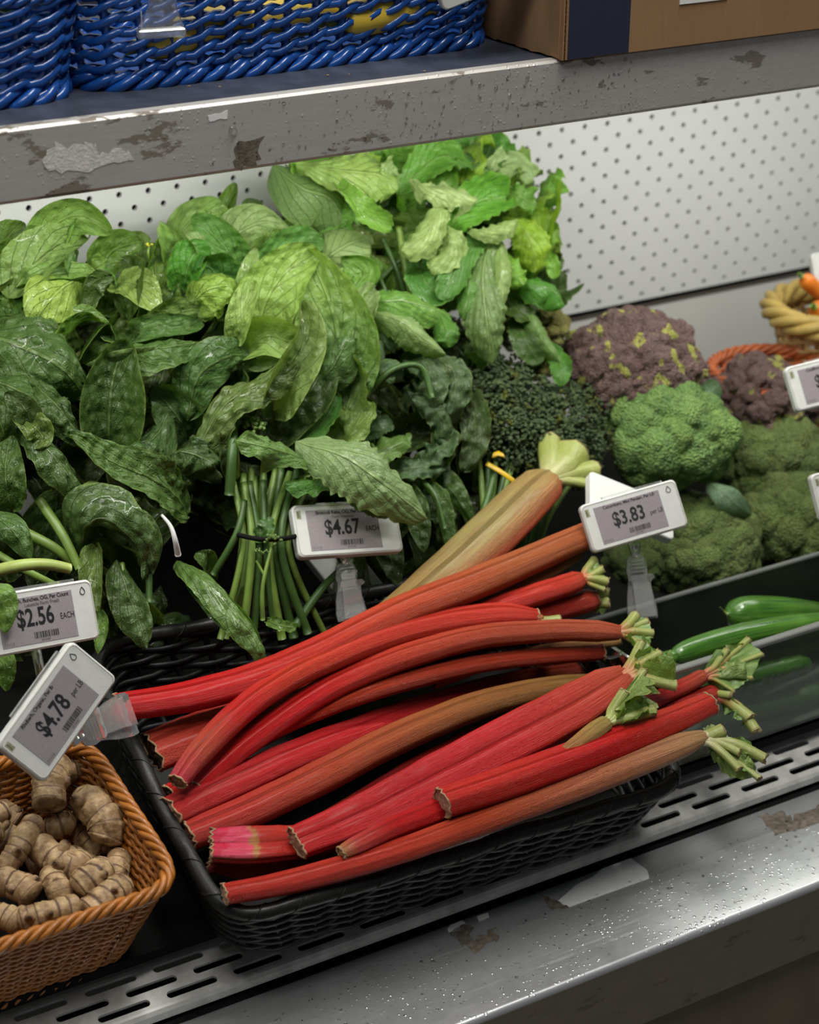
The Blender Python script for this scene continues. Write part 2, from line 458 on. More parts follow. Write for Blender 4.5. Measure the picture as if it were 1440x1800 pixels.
# orange basket of rhizomes
fr = B(318, 1556, .004); br = B(150, 1298, .0); 
dx = (B(0, 1680, .0) - B(300, 1578, .0)).normalized()
top = rloop([fr, br, br + dx * .24, fr + dx * .26], .032)
cc = (fr + br) / 2 + dx * .12
def shrink(P, c, k, h):
    out = []
    for p in P:
        q = c + (p - c) * k; q = q - NB * (NB.dot(q) - h); out.append(q)
    return out
bot = shrink(top, cc, .80, -.099 + .012)
orange_basket = wicker('wicker_basket', 'orange wicker basket full of knobbly tan rhizomes, bottom left', top, bot, .0034, (M_org, M_org), 27, 60, .0019, .0013, (-.33, -.02, -.12), rim='rope', slant=.15, seed=4)
# blue baskets on the upper shelf
def PZ(px, py, z): return pl(px, py, (0, 0, 1), z)
zs = ZT + .004
a = PZ(215, 146, zs); b = PZ(845, 70, zs); a = V3((a.x - .028, a.y - .004, zs)); b = V3((b.x + .01, a.y + .006, zs))
bot = rloop([a, b, b + V3((0, .20, 0)), a + V3((0, .20, 0))], .045, 8)
top = [V3((p.x + (p.x - (a.x + b.x) / 2) * .06, p.y + (p.y - a.y - .10) * .12, zs + .078)) for p in bot]
wicker('wicker_basket', 'large blue wicker basket on the shelf with a clear clip on it', top, bot, .0034, (M_blue, M_blue), 14, 44, .0034, .0026, (0, .2, .504), rim='rope', slant=.75, seed=6, jitter=.0008)
ax = PZ(105, 150, zs); a = V3((ax.x - .28, ax.y - .028, zs)); b = V3((ax.x + .004, ax.y - .028, zs))
bot = rloop([a, b, b + V3((.0, .16, 0)), a + V3((0, .16, 0))], .05, 8)
top = [V3((p.x + (p.x - (a.x + b.x) / 2) * .08, p.y + (p.y - a.y - .08) * .12, zs + .072)) for p in bot]
wicker('wicker_basket', 'smaller blue wicker basket cut by the left edge of the shelf', top, bot, .0034, (M_blue, M_blue), 13, 28, .0034, .0026, (-.4, .2, .504), rim='rope', slant=.75, seed=9, jitter=.0008)
# ================================================================ LEAFY GREENS
def leaf_mat(name, savoy=0.5, veinc=.35, nv=9, slope=.42, wet=.5):
    m, nt, b = new_mat(name); T = NT(nt)
    at = T.n('ShaderNodeAttribute', attribute_name='Col').outputs['Color']
    uvn = T.n('ShaderNodeUVMap'); sep = T.n('ShaderNodeSeparateXYZ'); T.l(uvn.outputs[0], sep.inputs[0])
    u, v = sep.outputs[0], sep.outputs[1]
    co = T.coord('Object')
    wob = T.math('MULTIPLY', T.math('SUBTRACT', T.noise(co, 45, 2), .5), .10)
    av = T.math('ABSOLUTE', T.math('ADD', T.math('SUBTRACT', v, .5), T.math('MULTIPLY', wob, .12)))
    k = T.math('FRACT', T.math('ADD', T.math('SUBTRACT', T.math('MULTIPLY', u, nv), T.math('MULTIPLY', av, nv * slope * 2)), wob))
    side = T.ramp(T.math('ABSOLUTE', T.math('SUBTRACT', k, .5)), [(.0, 1.), (.05, 0.)])
    mid = T.ramp(av, [(.0, 1.), (.018, 1.), (.035, 0.)])
    fine = T.ramp(T.vor(co, 170, 'DISTANCE_TO_EDGE'), [(.0, 1.), (.09, 0.)])
    vein = T.math('MAXIMUM', mid, T.math('MAXIMUM', T.math('MULTIPLY', side, .75), T.math('MULTIPLY', fine, .20)))
    n1 = T.noise(co, 28, 4, .6)
    base = T.mix(T.ramp(n1, [(.3, 0), (.7, 1)]), T.mix(1.0, at, (.70, .74, .62), 'MULTIPLY'), at)
    base = T.mix(T.ramp(T.noise(co, 9, 3), [(.52, 0), (.72, .30)]), base, T.mix(1.0, at, (1.7, 1.25, .75), 'MULTIPLY'))
    c = T.mix(T.math('MULTIPLY', vein, veinc), base, T.mix(.55, at, (.42, .52, .22)))
    edge = T.ramp(av, [(.468, 0), (.488, .75)])
    c = T.mix(edge, c, T.mix(.5, at, (.35, .45, .12)))
    geo = T.n('ShaderNodeNewGeometry').outputs['Backfacing']
    c = T.mix(T.math('MULTIPLY', geo, .50), c, T.mix(.28, at, (.26, .36, .12)))
    c = T.mix(1.0, c, (.98, .98, .88), 'MULTIPLY')
    T.l(c, b.inputs['Base Color'])
    sp = T.noise(co, 120, 3)
    T.l(T.math('ADD', T.math('MULTIPLY', sp, .30), .27 - .06 * wet), b.inputs['Roughness'])
    T.l(T.math('MULTIPLY', T.ramp(T.noise(co, 16, 2), [(.45, 0), (.6, 1)]), .35 * wet), b.inputs['Coat Weight']); b.inputs['Coat Roughness'].default_value = .08
    b.inputs['Specular IOR Level'].default_value = .34
    b.inputs['Subsurface Weight'].default_value = 0
    h = T.math('SUBTRACT', T.math('MULTIPLY', T.vor(co, 110, 'SMOOTH_F1'), -1.2 * savoy), T.math('MULTIPLY', vein, .22))
    nb = T.bump(h, 1, .006)
    nb = T.bump(T.noise(co, 190, 4, .6), .5, .0016, nb)
    d = T.math('MULTIPLY', T.ramp(T.vor(co, 330), [(.0, 1.), (.30, 0.)]), T.ramp(T.noise(co, 22, 3), [(.47, 0), (.6, wet)]))
    T.l(T.bump(d, .8, .0012, nb), b.inputs['Normal'])
    tr = T.n('ShaderNodeBsdfTranslucent'); T.l(T.mix(1.0, c, (1.5, 1.6, .6), 'MULTIPLY'), tr.inputs[0])
    mx = T.n('ShaderNodeMixShader'); mx.inputs[0].default_value = .26
    T.l(b.outputs[0], mx.inputs[1]); T.l(tr.outputs[0], mx.inputs[2]); T.l(mx.outputs[0], nt.nodes['Material Output'].inputs[0])
    return m
LM = {'sp': leaf_mat('spinach_leaf', .9, .42, 5, .55, .9), 'mu': leaf_mat('mustard_leaf', .45, .62, 7, .6, .7), 'ka': leaf_mat('kale_leaf', .8, .45, 12, .4, .25),
      'lt': leaf_mat('lettuce_leaf', .5, .55, 7, .5, .4), 'rd': leaf_mat('round_leaf', .15, .45, 6, .55, .3)}
M_stem = plain('green_stem', (.17, .27, .05), .4, 0, .3, 60, .2, 200)
M_stemd = plain('dark_green_stem', (.055, .12, .025), .42, 0, .3, 60, .2, 200)
M_stempale = plain('pale_stem', (.36, .44, .12), .38, 0, .2, 60, .2, 200)

def prof(shape, u):
    if shape == 'sp': return max(0, math.sin(math.pi * u ** .78)) ** .72 * (1 - .12 * u)
    if shape == 'rd': return max(0, math.sin(math.pi * u)) ** .52
    if shape == 'mu': return max(0, math.sin(math.pi * min(1, u ** .85))) ** .6 * (.80 + .28 * u)
    if shape == 'lt': return max(0, math.sin(math.pi * u ** 1.1)) ** .5 * (.55 + .55 * u)
    if shape == 'ka': return max(0, math.sin(math.pi * u ** .9)) ** .55
    return 1
LC = 0
def leaf(parent, shape, P, w, col, roll=0, twist=0, cup=.10, fold=0, rip=.10, puck=.5, nu=26, nv=16, tipcol=None, seed=None, up=None, name='leaf', label=None, drop=0):
    """P: world points base->tip, w: full width in metres"""
    global LC; LC += 1
    sd = seed if seed is not None else LC
    path = [V3(p) for p in crom([tuple(p) for p in P], nu)]
    mid = path[nu // 2]; upv = up or (CAM - mid).normalized() * .8 + V3((0, 0, .5))
    fr = frames(path, upv); L = sum((path[i + 1] - path[i]).length for i in range(nu))
    V = []; U = []; C = []; F = []
    o = V3((sd * 3.17, sd * 1.31, sd * .77))
    rf = {'sp': 2.2, 'mu': 4.0, 'lt': 5.5, 'ka': 6.5, 'rd': 1.5}[shape]
    for i in range(nu + 1):
        u = i / nu; t, N, Bn = fr[i]
        a = roll + twist * (u - .5)
        n = N * math.cos(a) + Bn * math.sin(a); s = Bn * math.cos(a) - N * math.sin(a)
        ww = prof(shape, min(max(u, .004), .996)) * w * .5
        for k in range(nv + 1):
            v = k / nv * 2 - 1; av = abs(v)
            e = 1.0
            if shape in ('mu', 'lt'): e += .07 * av ** 3 * math.sin(u * 70 + sd) + .10 * av ** 3 * noise.noise(V3((u * 9, v * 2 + 7, sd)))
            if shape == 'ka': e += .12 * av ** 3 * noise.noise(V3((u * 16, v * 2, sd)))
            e += .10 * noise.noise(V3((u * 2.5, (1 if v > 0 else -1) * 3.3, sd * 1.7)))
            x = v * ww * e
            # closing the blade: fold about the midrib and cup
            ang = fold * (1 if v > 0 else -1)
            z = cup * w * (v * v) * (.5 + prof(shape, max(u, .01))) + abs(x) * math.tan(max(-1.3, min(1.3, fold)))
            x2 = x * (math.cos(fold) if abs(fold) < 1.5 else .1)
            r = rip * w * av ** 2 * (noise.noise(V3((u * rf, v * 1.1 + 4, 0)) + o) * 1.5 + (.5 * math.sin(u * rf * 6.3 + sd + (2 if v > 0 else 0))) * (.7 if shape in ('mu', 'lt', 'ka') else .25))
            q = path[i] + s * x2 + n * (z + r)
            if puck:
                q = q + n * (puck * .0040 * (abs(noise.noise(q * 70 + o)) * 1.8 - .5) * min(1, av * 3 + .25) + puck * .009 * noise.noise(q * 22 + o) - (.0011 + .0006 * puck) * max(0, math.cos(6.283 * (u * 6 - av * 3.3)) - .35) * min(1, av * 4))
            V.append(q); U.append((u, k / nv))
            cc = col if not tipcol else tuple(col[j] + (tipcol[j] - col[j]) * max(0, min(1, (u - .35) * 1.8 + .5 * noise.noise(V3((u * 4, v * 2, sd))))) for j in range(3))
            C.append(cc)
    for i in range(nu):
        for k in range(nv):
            q = i * (nv + 1) + k; F.append((q, q + nv + 1, q + nv + 2, q + 1))
    ob = build(name, V, F, LM[shape], parent, U, C)
    if label: ob['label'] = label
    return ob
def stem(parent, P, r0, r1, mat=None, name='stem', n=14, sides=9):
    path = [V3(p) for p in crom([tuple(p) for p in P], n)]
    R = [r0 + (r1 - r0) * i / n for i in range(n + 1)]
    mb = MB(); mb.add(*tube(path, R, sides, (0, 0, 1), sec=lambda u, a: 1 + .06 * math.cos(5 * a))); return mb.build(name, mat or M_stem, parent)

# colours (linear)
YG = (.31, .45, .085); LG = (.18, .33, .075); MG = (.085, .185, .022); DG = (.028, .074, .009); XG = (.013, .038, .006)  # XG near-black: shade deep in the pile put into leaf colour
PG = (.27, .40, .16); SG = (.17, .27, .09); BG = (.045, .105, .055); OL = (.10, .155, .035); SAT = (.055, .24, .02); LIM = (.24, .40, .03)
def put(parent, rows):
    for r in rows:
        shape, pts, w, col = r[:4]; kw = r[4] if len(r) > 4 else {}
        P = [G(*(p if len(p) == 3 else (p[0], p[1], 0))) for p in pts]
        leaf(parent, shape, P, px2m(w, P[len(P) // 2]), col, **kw)
def fill(parent, shape, region, n, cols, size, d, ang, spread, seed, **kw):
    """leaves fanned through a pixel quadrilateral region on the pile, a little behind the front ones"""
    rnd = random.Random(seed); x0, y0, x1, y1 = region
    for i in range(n):
        px = rnd.uniform(x0, x1); py = y0 + (y1 - y0) * rnd.random()
        a = math.radians(ang + rnd.uniform(-spread, spread)); L = rnd.uniform(*size)
        dx, dy = math.cos(a) * L, -math.sin(a) * L
        dd = d + rnd.uniform(-.012, .012)
        t = (py - y0) / (y1 - y0); col = lerp3(cols, t); j = rnd.uniform(.75, 1.25); col = tuple(c * j * (.8 if rnd.random() < .35 else 1.08) for c in col)  # darker down the region: leaf tone plus painted shade of the pile
        P = [G(px - dx * .5, py - dy * .5, dd - .01), G(px - dx * .1, py - dy * .15, dd + .012), G(px + dx * .28, py + dy * .30, dd + .02), G(px + dx * .5, py + dy * .42, dd + rnd.uniform(.0, .02))]
        leaf(parent, shape, P, px2m(L * rnd.uniform(.55, .85), P[1]), col, roll=rnd.uniform(-.8, .8), twist=rnd.uniform(-1.1, 1.1), cup=rnd.uniform(-.45, .4), fold=rnd.uniform(-.35, .6), rip=rnd.uniform(.15, .42) * kw.get('ripk', 1), puck=kw.get('puck', 1.0), nu=26, nv=18)
def g0(px, py, d=-.05): return tuple(G(px, py, d))
GG = 'bunches of leafy greens piled against the pegboard'
# filler leaves behind everything, near-black to paint the shade between the bunches
Z1 = thing('shade_filler_leaves', 'filler leaves coloured near-black as the shade behind the front bunches of greens', 'leafy greens', g0(400, 700, -.08), GG)
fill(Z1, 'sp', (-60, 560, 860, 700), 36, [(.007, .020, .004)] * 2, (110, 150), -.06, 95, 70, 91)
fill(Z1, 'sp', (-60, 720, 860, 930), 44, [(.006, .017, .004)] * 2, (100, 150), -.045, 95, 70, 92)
# ---- rear left: flat pale spinach
A = thing('spinach_bunch', 'pale green spinach bunch at the top left, against the pegboard', 'spinach', g0(120, 560), GG)
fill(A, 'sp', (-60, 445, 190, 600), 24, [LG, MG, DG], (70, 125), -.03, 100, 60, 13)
fill(A, 'sp', (190, 478, 330, 600), 14, [LG, MG, DG], (70, 125), -.03, 100, 60, 11)
fill(A, 'sp', (-30, 405, 120, 540), 8, [LG, LG, MG], (70, 110), -.012, 90, 70, 12)
put(A, [
    ('sp', [(62, 470, -.02), (85, 405, 0), (140, 378, .012), (196, 408, .01)], 84, LG, dict(cup=.25, roll=.3, rip=.08)),
    ('sp', [(-25, 470, -.02), (10, 420, 0), (40, 390, .0)], 80, MG, dict(roll=-.3)),
    ('sp', [(0, 500, -.01), (20, 455, .0), (50, 420, .01)], 90, MG, dict(roll=.4)),
    ('sp', [(15, 525, 0), (60, 470, .012), (110, 430, .012), (155, 415, .005)], 100, (.22, .36, .10), dict(cup=.2, roll=-.2, rip=.1)),
    ('sp', [(170, 480, -.01), (200, 440, .0), (250, 425, .0)], 80, MG, dict(roll=.5)),
    ('sp', [(250, 470, -.02), (235, 430, -.01), (190, 420, .0)], 60, SG, dict(roll=.2)),
    ('sp', [(148, 488, .01), (110, 505, .03), (78, 540, .035), (60, 575, .03)], 105, YG, dict(cup=-.12, rip=.06, puck=.9, roll=-.25)),
    ('sp', [(30, 500, .0), (60, 490, .02), (150, 480, .02), (170, 500, .01)], 46, LG, dict(fold=.4)),
    ('sp', [(150, 545, .01), (160, 500, .02), (200, 486, .02)], 60, DG, dict(roll=.8, rip=.25)),
    ('sp', [(215, 560, .0), (230, 520, .015), (235, 480, .01), (215, 455, 0)], 84, DG, dict(roll=-.5)),
    ('sp', [(200, 500, .0), (240, 505, .02), (280, 545, .03)], 80, (.25, .38, .09), dict(cup=.1, roll=-.2)),
    ('sp', [(265, 540, -.01), (280, 495, 0), (300, 450, 0)], 84, (.05, .13, .035), dict(roll=.2, rip=.12)),
    ('sp', [(285, 485, -.02), (290, 455, 0), (325, 430, .0)], 60, MG, dict(roll=-.5)),
    ('sp', [(330, 520, .0), (345, 480, .01), (335, 450, .0)], 60, DG, dict(roll=.3)),
])
# ---- front left: wet savoy spinach, dark leaves painted darker still for shade
B1 = thing('spinach_bunch', 'dark wet crinkled spinach bunch at left, above the $2.56 tag', 'spinach', g0(150, 800), GG)
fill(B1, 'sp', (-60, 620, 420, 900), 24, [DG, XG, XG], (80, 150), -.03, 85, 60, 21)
put(B1, [
    ('sp', [(-10, 600, .0), (60, 590, .018), (110, 560, .02), (196, 560, .01)], 40, DG, dict(roll=.9, rip=.3)),
    ('sp', [(100, 640, .0), (120, 590, .02), (150, 560, .028), (195, 568, .02)], 60, MG, dict(roll=-.9, rip=.35, fold=.5)),
    ('sp', [(140, 640, .0), (160, 600, .025), (190, 575, .03), (205, 600, .03)], 56, DG, dict(roll=.9, rip=.3, fold=.6)),
    ('sp', [(240, 620, .0), (280, 565, .02), (340, 545, .022), (400, 560, .01)], 60, (.12, .21, .05), dict(rip=.3, fold=.3, roll=.4)),
    ('sp', [(-50, 590, .01), (20, 600, .035), (90, 635, .045), (165, 705, .03)], 170, (.035, .095, .020), dict(cup=-.22, rip=.05, puck=1.3, nu=44, nv=30, roll=.15)),
    ('sp', [(-40, 660, .02), (20, 680, .045), (60, 700, .05)], 90, (.03, .085, .018), dict(cup=-.2, puck=1.2)),
    ('sp', [(45, 655, .02), (80, 690, .05), (120, 730, .055), (150, 785, .045)], 104, (.028, .075, .018), dict(cup=-.25, rip=.05, puck=1.7, nu=44, nv=30, roll=-.2)),
    ('sp', [(193, 800, .02), (192, 730, .040), (200, 660, .050), (222, 600, .055)], 118, (.016, .060, .009), dict(cup=.28, rip=.06, puck=.5, roll=.1, nu=40, nv=24)),
    ('sp', [(180, 640, .03), (240, 622, .055), (300, 605, .06), (362, 598, .045)], 84, (.05, .125, .025), dict(cup=-.15, rip=.10, puck=1.0, roll=-.25, nu=40, nv=24)),
    ('sp', [(150, 640, .045), (200, 618, .062), (260, 610, .064), (275, 610, .06)], 22, SG, dict(cup=-.6, rip=.05, puck=.2, fold=-.6)),
    ('sp', [(330, 790, .0), (320, 745, .02), (285, 700, .03), (262, 690, .03)], 86, (.025, .08, .018), dict(cup=.15, roll=.2)),
    ('sp', [(225, 600, .0), (260, 580, .03), (330, 572, .03), (352, 560, .02)], 50, (.05, .14, .03), dict(cup=.2, puck=1.2, roll=.4)),
    ('sp', [(20, 800, .02), (0, 740, .04), (-10, 700, .04)], 80, DG, dict(roll=.4)),
    ('sp', [(160, 800, .02), (175, 740, .03), (155, 690, .035)], 42, (.04, .11, .02), dict(roll=.7)),
    ('sp', [(60, 760, .045), (45, 720, .06), (10, 690, .055)], 54, XG, dict(roll=-.3, rip=.2)),
    ('sp', [(300, 720, .02), (270, 760, .045), (230, 785, .05)], 70, (.045, .115, .035), dict(cup=-.4, puck=1.2, roll=.1)),
    ('sp', [(290, 800, .03), (320, 790, .055), (365, 810, .06), (392, 850, .05)], 92, (.026, .07, .018), dict(cup=-.3, puck=2.2, nu=40, nv=28)),
])
# ---- low left: drooping spinach bunch over the baskets, colours darkened for shade
C1 = thing('spinach_bunch', 'spinach bunch low at left, drooping over the black basket corner', 'spinach', g0(180, 1080), GG)
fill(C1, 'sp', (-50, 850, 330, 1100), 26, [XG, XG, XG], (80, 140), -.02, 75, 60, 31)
put(C1, [
    ('sp', [(330, 905, .03), (290, 860, .055), (210, 815, .065), (115, 768, .055)], 96, (.05, .12, .022), dict(cup=.14, rip=.10, puck=1.3, nu=44, nv=28, roll=.1)),
    ('sp', [(45, 745, .045), (90, 800, .065), (130, 850, .065), (170, 915, .05)], 66, (.038, .09, .02), dict(cup=-.2, rip=.08, puck=1.2, roll=-.3, nu=36)),
    ('sp', [(20, 900, .03), (10, 850, .05), (10, 800, .05), (20, 760, .045)], 80, (.035, .09, .016), dict(roll=-.3, puck=1.1)),
    ('sp', [(35, 740, .04), (60, 750, .06), (75, 770, .062), (60, 790, .06)], 50, OL, dict(rip=.4, puck=2)),
    ('sp', [(-20, 900, .04), (20, 930, .06), (55, 985, .06)], 60, (.045, .12, .03), dict(cup=-.2, roll=.2)),
    ('sp', [(145, 985, .04), (150, 930, .07), (190, 912, .08), (240, 960, .08), (250, 1020, .07)], 100, (.032, .08, .018), dict(cup=-.35, rip=.12, puck=1.0, nu=44, nv=26, roll=.1)),
    ('sp', [(170, 925, .05), (225, 925, .08), (262, 960, .08), (270, 1010, .07)], 80, (.024, .06, .013), dict(cup=-.2, rip=.15, roll=.3)),
    ('sp', [(205, 985, .06), (225, 1040, .075), (248, 1100, .08), (256, 1140, .08)], 74, (.028, .065, .015), dict(cup=-.25, fold=.3, rip=.15, roll=-.3)),
    ('sp', [(170, 960, .055), (170, 1020, .07), (175, 1075, .07)], 50, OL, dict(cup=.4, roll=.5)),
    ('sp', [(172, 1075, .06), (178, 1110, .07), (172, 1150, .075)], 30, MG, dict(cup=.2)),
    ('sp', [(240, 880, .04), (210, 870, .06), (165, 860, .06), (165, 905, .06)], 46, OL, dict(rip=.4, puck=1.6)),
    ('sp', [(310, 985, .03), (350, 1010, .075), (410, 1080, .095), (448, 1130, .10), (466, 1170, .10)], 62, (.085, .18, .04), dict(cup=-.25, fold=.25, rip=.06, puck=.6, nu=40, nv=22, roll=-.4)),
    ('sp', [(330, 1000, .03), (390, 1060, .07), (440, 1110, .085), (468, 1160, .09)], 60, (.06, .16, .03), dict(cup=.2, rip=.06, roll=.8)),
    ('sp', [(375, 1020, .02), (360, 985, .05), (345, 970, .05)], 50, DG, dict()),
    ('sp', [(-40, 1030, .15), (-8, 1042, .172), (8, 1072, .175), (8, 1114, .172)], 60, (.11, .24, .045), dict(cup=-.1, rip=.15, roll=.1)),
    ('sp', [(-20, 1150, .09), (5, 1165, .11), (12, 1215, .11)], 50, MG, dict(rip=.2)),
])
for P, r, mt in [([(-30, 1010, .05), (30, 995, .075), (80, 992, .08), (122, 1000, .075)], .0052, M_stempale), ([(-20, 965, .03), (40, 1000, .05), (100, 1030, .05)], .0036, M_stem), ([(70, 880, .03), (110, 940, .045), (140, 1000, .05)], .0046, M_stem), ([(30, 930, .03), (90, 960, .04), (130, 990, .04)], .005, M_stem), ([(258, 900, .05), (262, 960, .06), (262, 1060, .06)], .0032, M_stemd), ([(215, 990, .06), (220, 1060, .07), (240, 1100, .07)], .0022, M_stem)]:
    stem(C1, [G(*p) for p in P], r, r * .8, mt)
# ---- centre: big glossy leaves, yellow-edged
D1 = thing('chard_bunch', 'large glossy broad-leaved bunch with yellowish leaf edges, centre of the pile', 'leafy greens', g0(480, 700), GG)
fill(D1, 'sp', (300, 440, 700, 620), 34, [LG, MG, DG], (80, 130), -.03, 85, 60, 41)
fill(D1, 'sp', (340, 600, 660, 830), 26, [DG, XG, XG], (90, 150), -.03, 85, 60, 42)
put(D1, [
    ('sp', [(300, 440, -.03), (330, 395, -.01), (380, 370, 0), (400, 368, 0)], 70, LG, dict(cup=-.2, roll=.4)),
    ('sp', [(385, 410, -.03), (395, 370, -.02), (415, 322, -.02)], 42, MG, dict(fold=.4, puck=.2)),
    ('sp', [(450, 410, -.03), (443, 370, -.02), (438, 348, -.02)], 50, DG, dict(puck=.2)),
    ('sp', [(390, 455, -.01), (420, 410, .01), (470, 390, .015), (520, 410, .01)], 90, PG, dict(cup=-.15, roll=.3, rip=.1)),
    ('sp', [(430, 480, -.01), (400, 440, .01), (360, 400, .015), (340, 395, .01)], 72, (.12, .30, .07), dict(cup=.2, roll=-.4)),
    ('sp', [(370, 460, .0), (350, 430, .02), (320, 405, .02)], 50, PG, dict(cup=.1, roll=.3)),
    ('sp', [(320, 520, .0), (330, 470, .02), (345, 445, .02), (370, 450, .02)], 70, SAT, dict(rip=.3, fold=.4)),
    ('sp', [(400, 520, .0), (380, 480, .02), (350, 465, .03), (345, 480, .03)], 80, (.06, .20, .05), dict(rip=.25, fold=.3)),
    ('sp', [(470, 500, .0), (480, 450, .015), (530, 425, .015), (575, 430, .01)], 80, (.10, .28, .06), dict(rip=.15, roll=.5)),
    ('sp', [(500, 430, -.01), (530, 400, 0), (560, 390, 0)], 60, LG, dict(roll=-.4)),
    ('rd', [(560, 470, .0), (585, 445, .02), (620, 425, .025), (650, 420, .02)], 110, PG, dict(cup=-.12, rip=.05, puck=.25, roll=.1, nu=30, nv=20)),
    ('sp', [(430, 560, .01), (430, 520, .03), (440, 470, .03), (450, 436, .03)], 44, (.26, .40, .12), dict(cup=.1, rip=.05)),
    ('sp', [(330, 560, .0), (350, 520, .03), (400, 505, .035), (430, 530, .03)], 92, (.26, .42, .07), dict(cup=-.15, rip=.12, puck=1.2, roll=-.1)),
    ('sp', [(470, 610, .0), (460, 550, .03), (500, 480, .045), (560, 442, .045)], 120, (.27, .43, .09), dict(cup=.15, rip=.08, puck=.4, roll=-.4, nu=40, nv=26)),
    ('sp', [(550, 720, .01), (590, 640, .045), (585, 550, .055), (540, 440, .045)], 165, (.085, .20, .055), dict(cup=.12, rip=.06, puck=.9, nu=50, nv=34, roll=.25, tipcol=(.22, .36, .08))),
    ('sp', [(530, 700, .04), (580, 650, .07), (610, 600, .075), (632, 590, .07)], 80, (.06, .15, .04), dict(cup=-.3, puck=.9, roll=.3)),
    ('sp', [(425, 620, .04), (470, 590, .065), (520, 600, .07), (548, 560, .065)], 70, (.24, .38, .10), dict(cup=.35, rip=.10, puck=.25, roll=.3, nu=34)),
    ('sp', [(415, 600, .05), (425, 560, .07), (438, 520, .07), (445, 498, .065)], 52, (.27, .40, .12), dict(cup=.3, puck=.2)),
    ('sp', [(430, 640, .04), (470, 610, .055), (520, 620, .055)], 90, (.20, .30, .12), dict(cup=.1, rip=.05, puck=.2)),
    ('sp', [(480, 720, .05), (500, 660, .08), (530, 600, .09), (525, 535, .085)], 78, (.15, .22, .075), dict(cup=.5, rip=.06, puck=.3, roll=.5, nu=40, nv=24)),
    ('sp', [(345, 800, .04), (400, 700, .07), (470, 660, .085), (530, 630, .09)], 84, (.10, .155, .04), dict(cup=-.2, rip=.30, puck=1.0, roll=-.5, nu=44, nv=26)),
    ('sp', [(330, 740, .03), (350, 660, .05), (410, 625, .06), (450, 630, .05)], 90, (.03, .105, .02), dict(cup=-.15, rip=.18, roll=.3, puck=.8)),
    ('sp', [(470, 790, .03), (510, 720, .05), (550, 680, .06), (580, 620, .05)], 110, (.02, .05, .012), dict(cup=.15, rip=.12, puck=.4)),
    ('sp', [(405, 840, .03), (398, 800, .05), (396, 760, .05), (400, 715, .05)], 36, (.05, .09, .03), dict(cup=.4, rip=.05)),
    ('sp', [(560, 560, .01), (610, 520, .03), (640, 480, .03), (600, 450, .03)], 80, (.16, .34, .06), dict(rip=.2, roll=-.3)),
    ('sp', [(560, 640, .0), (620, 580, .04), (645, 530, .05), (660, 505, .04)], 64, (.25, .35, .15), dict(rip=.22, fold=.4, roll=.4)),
])
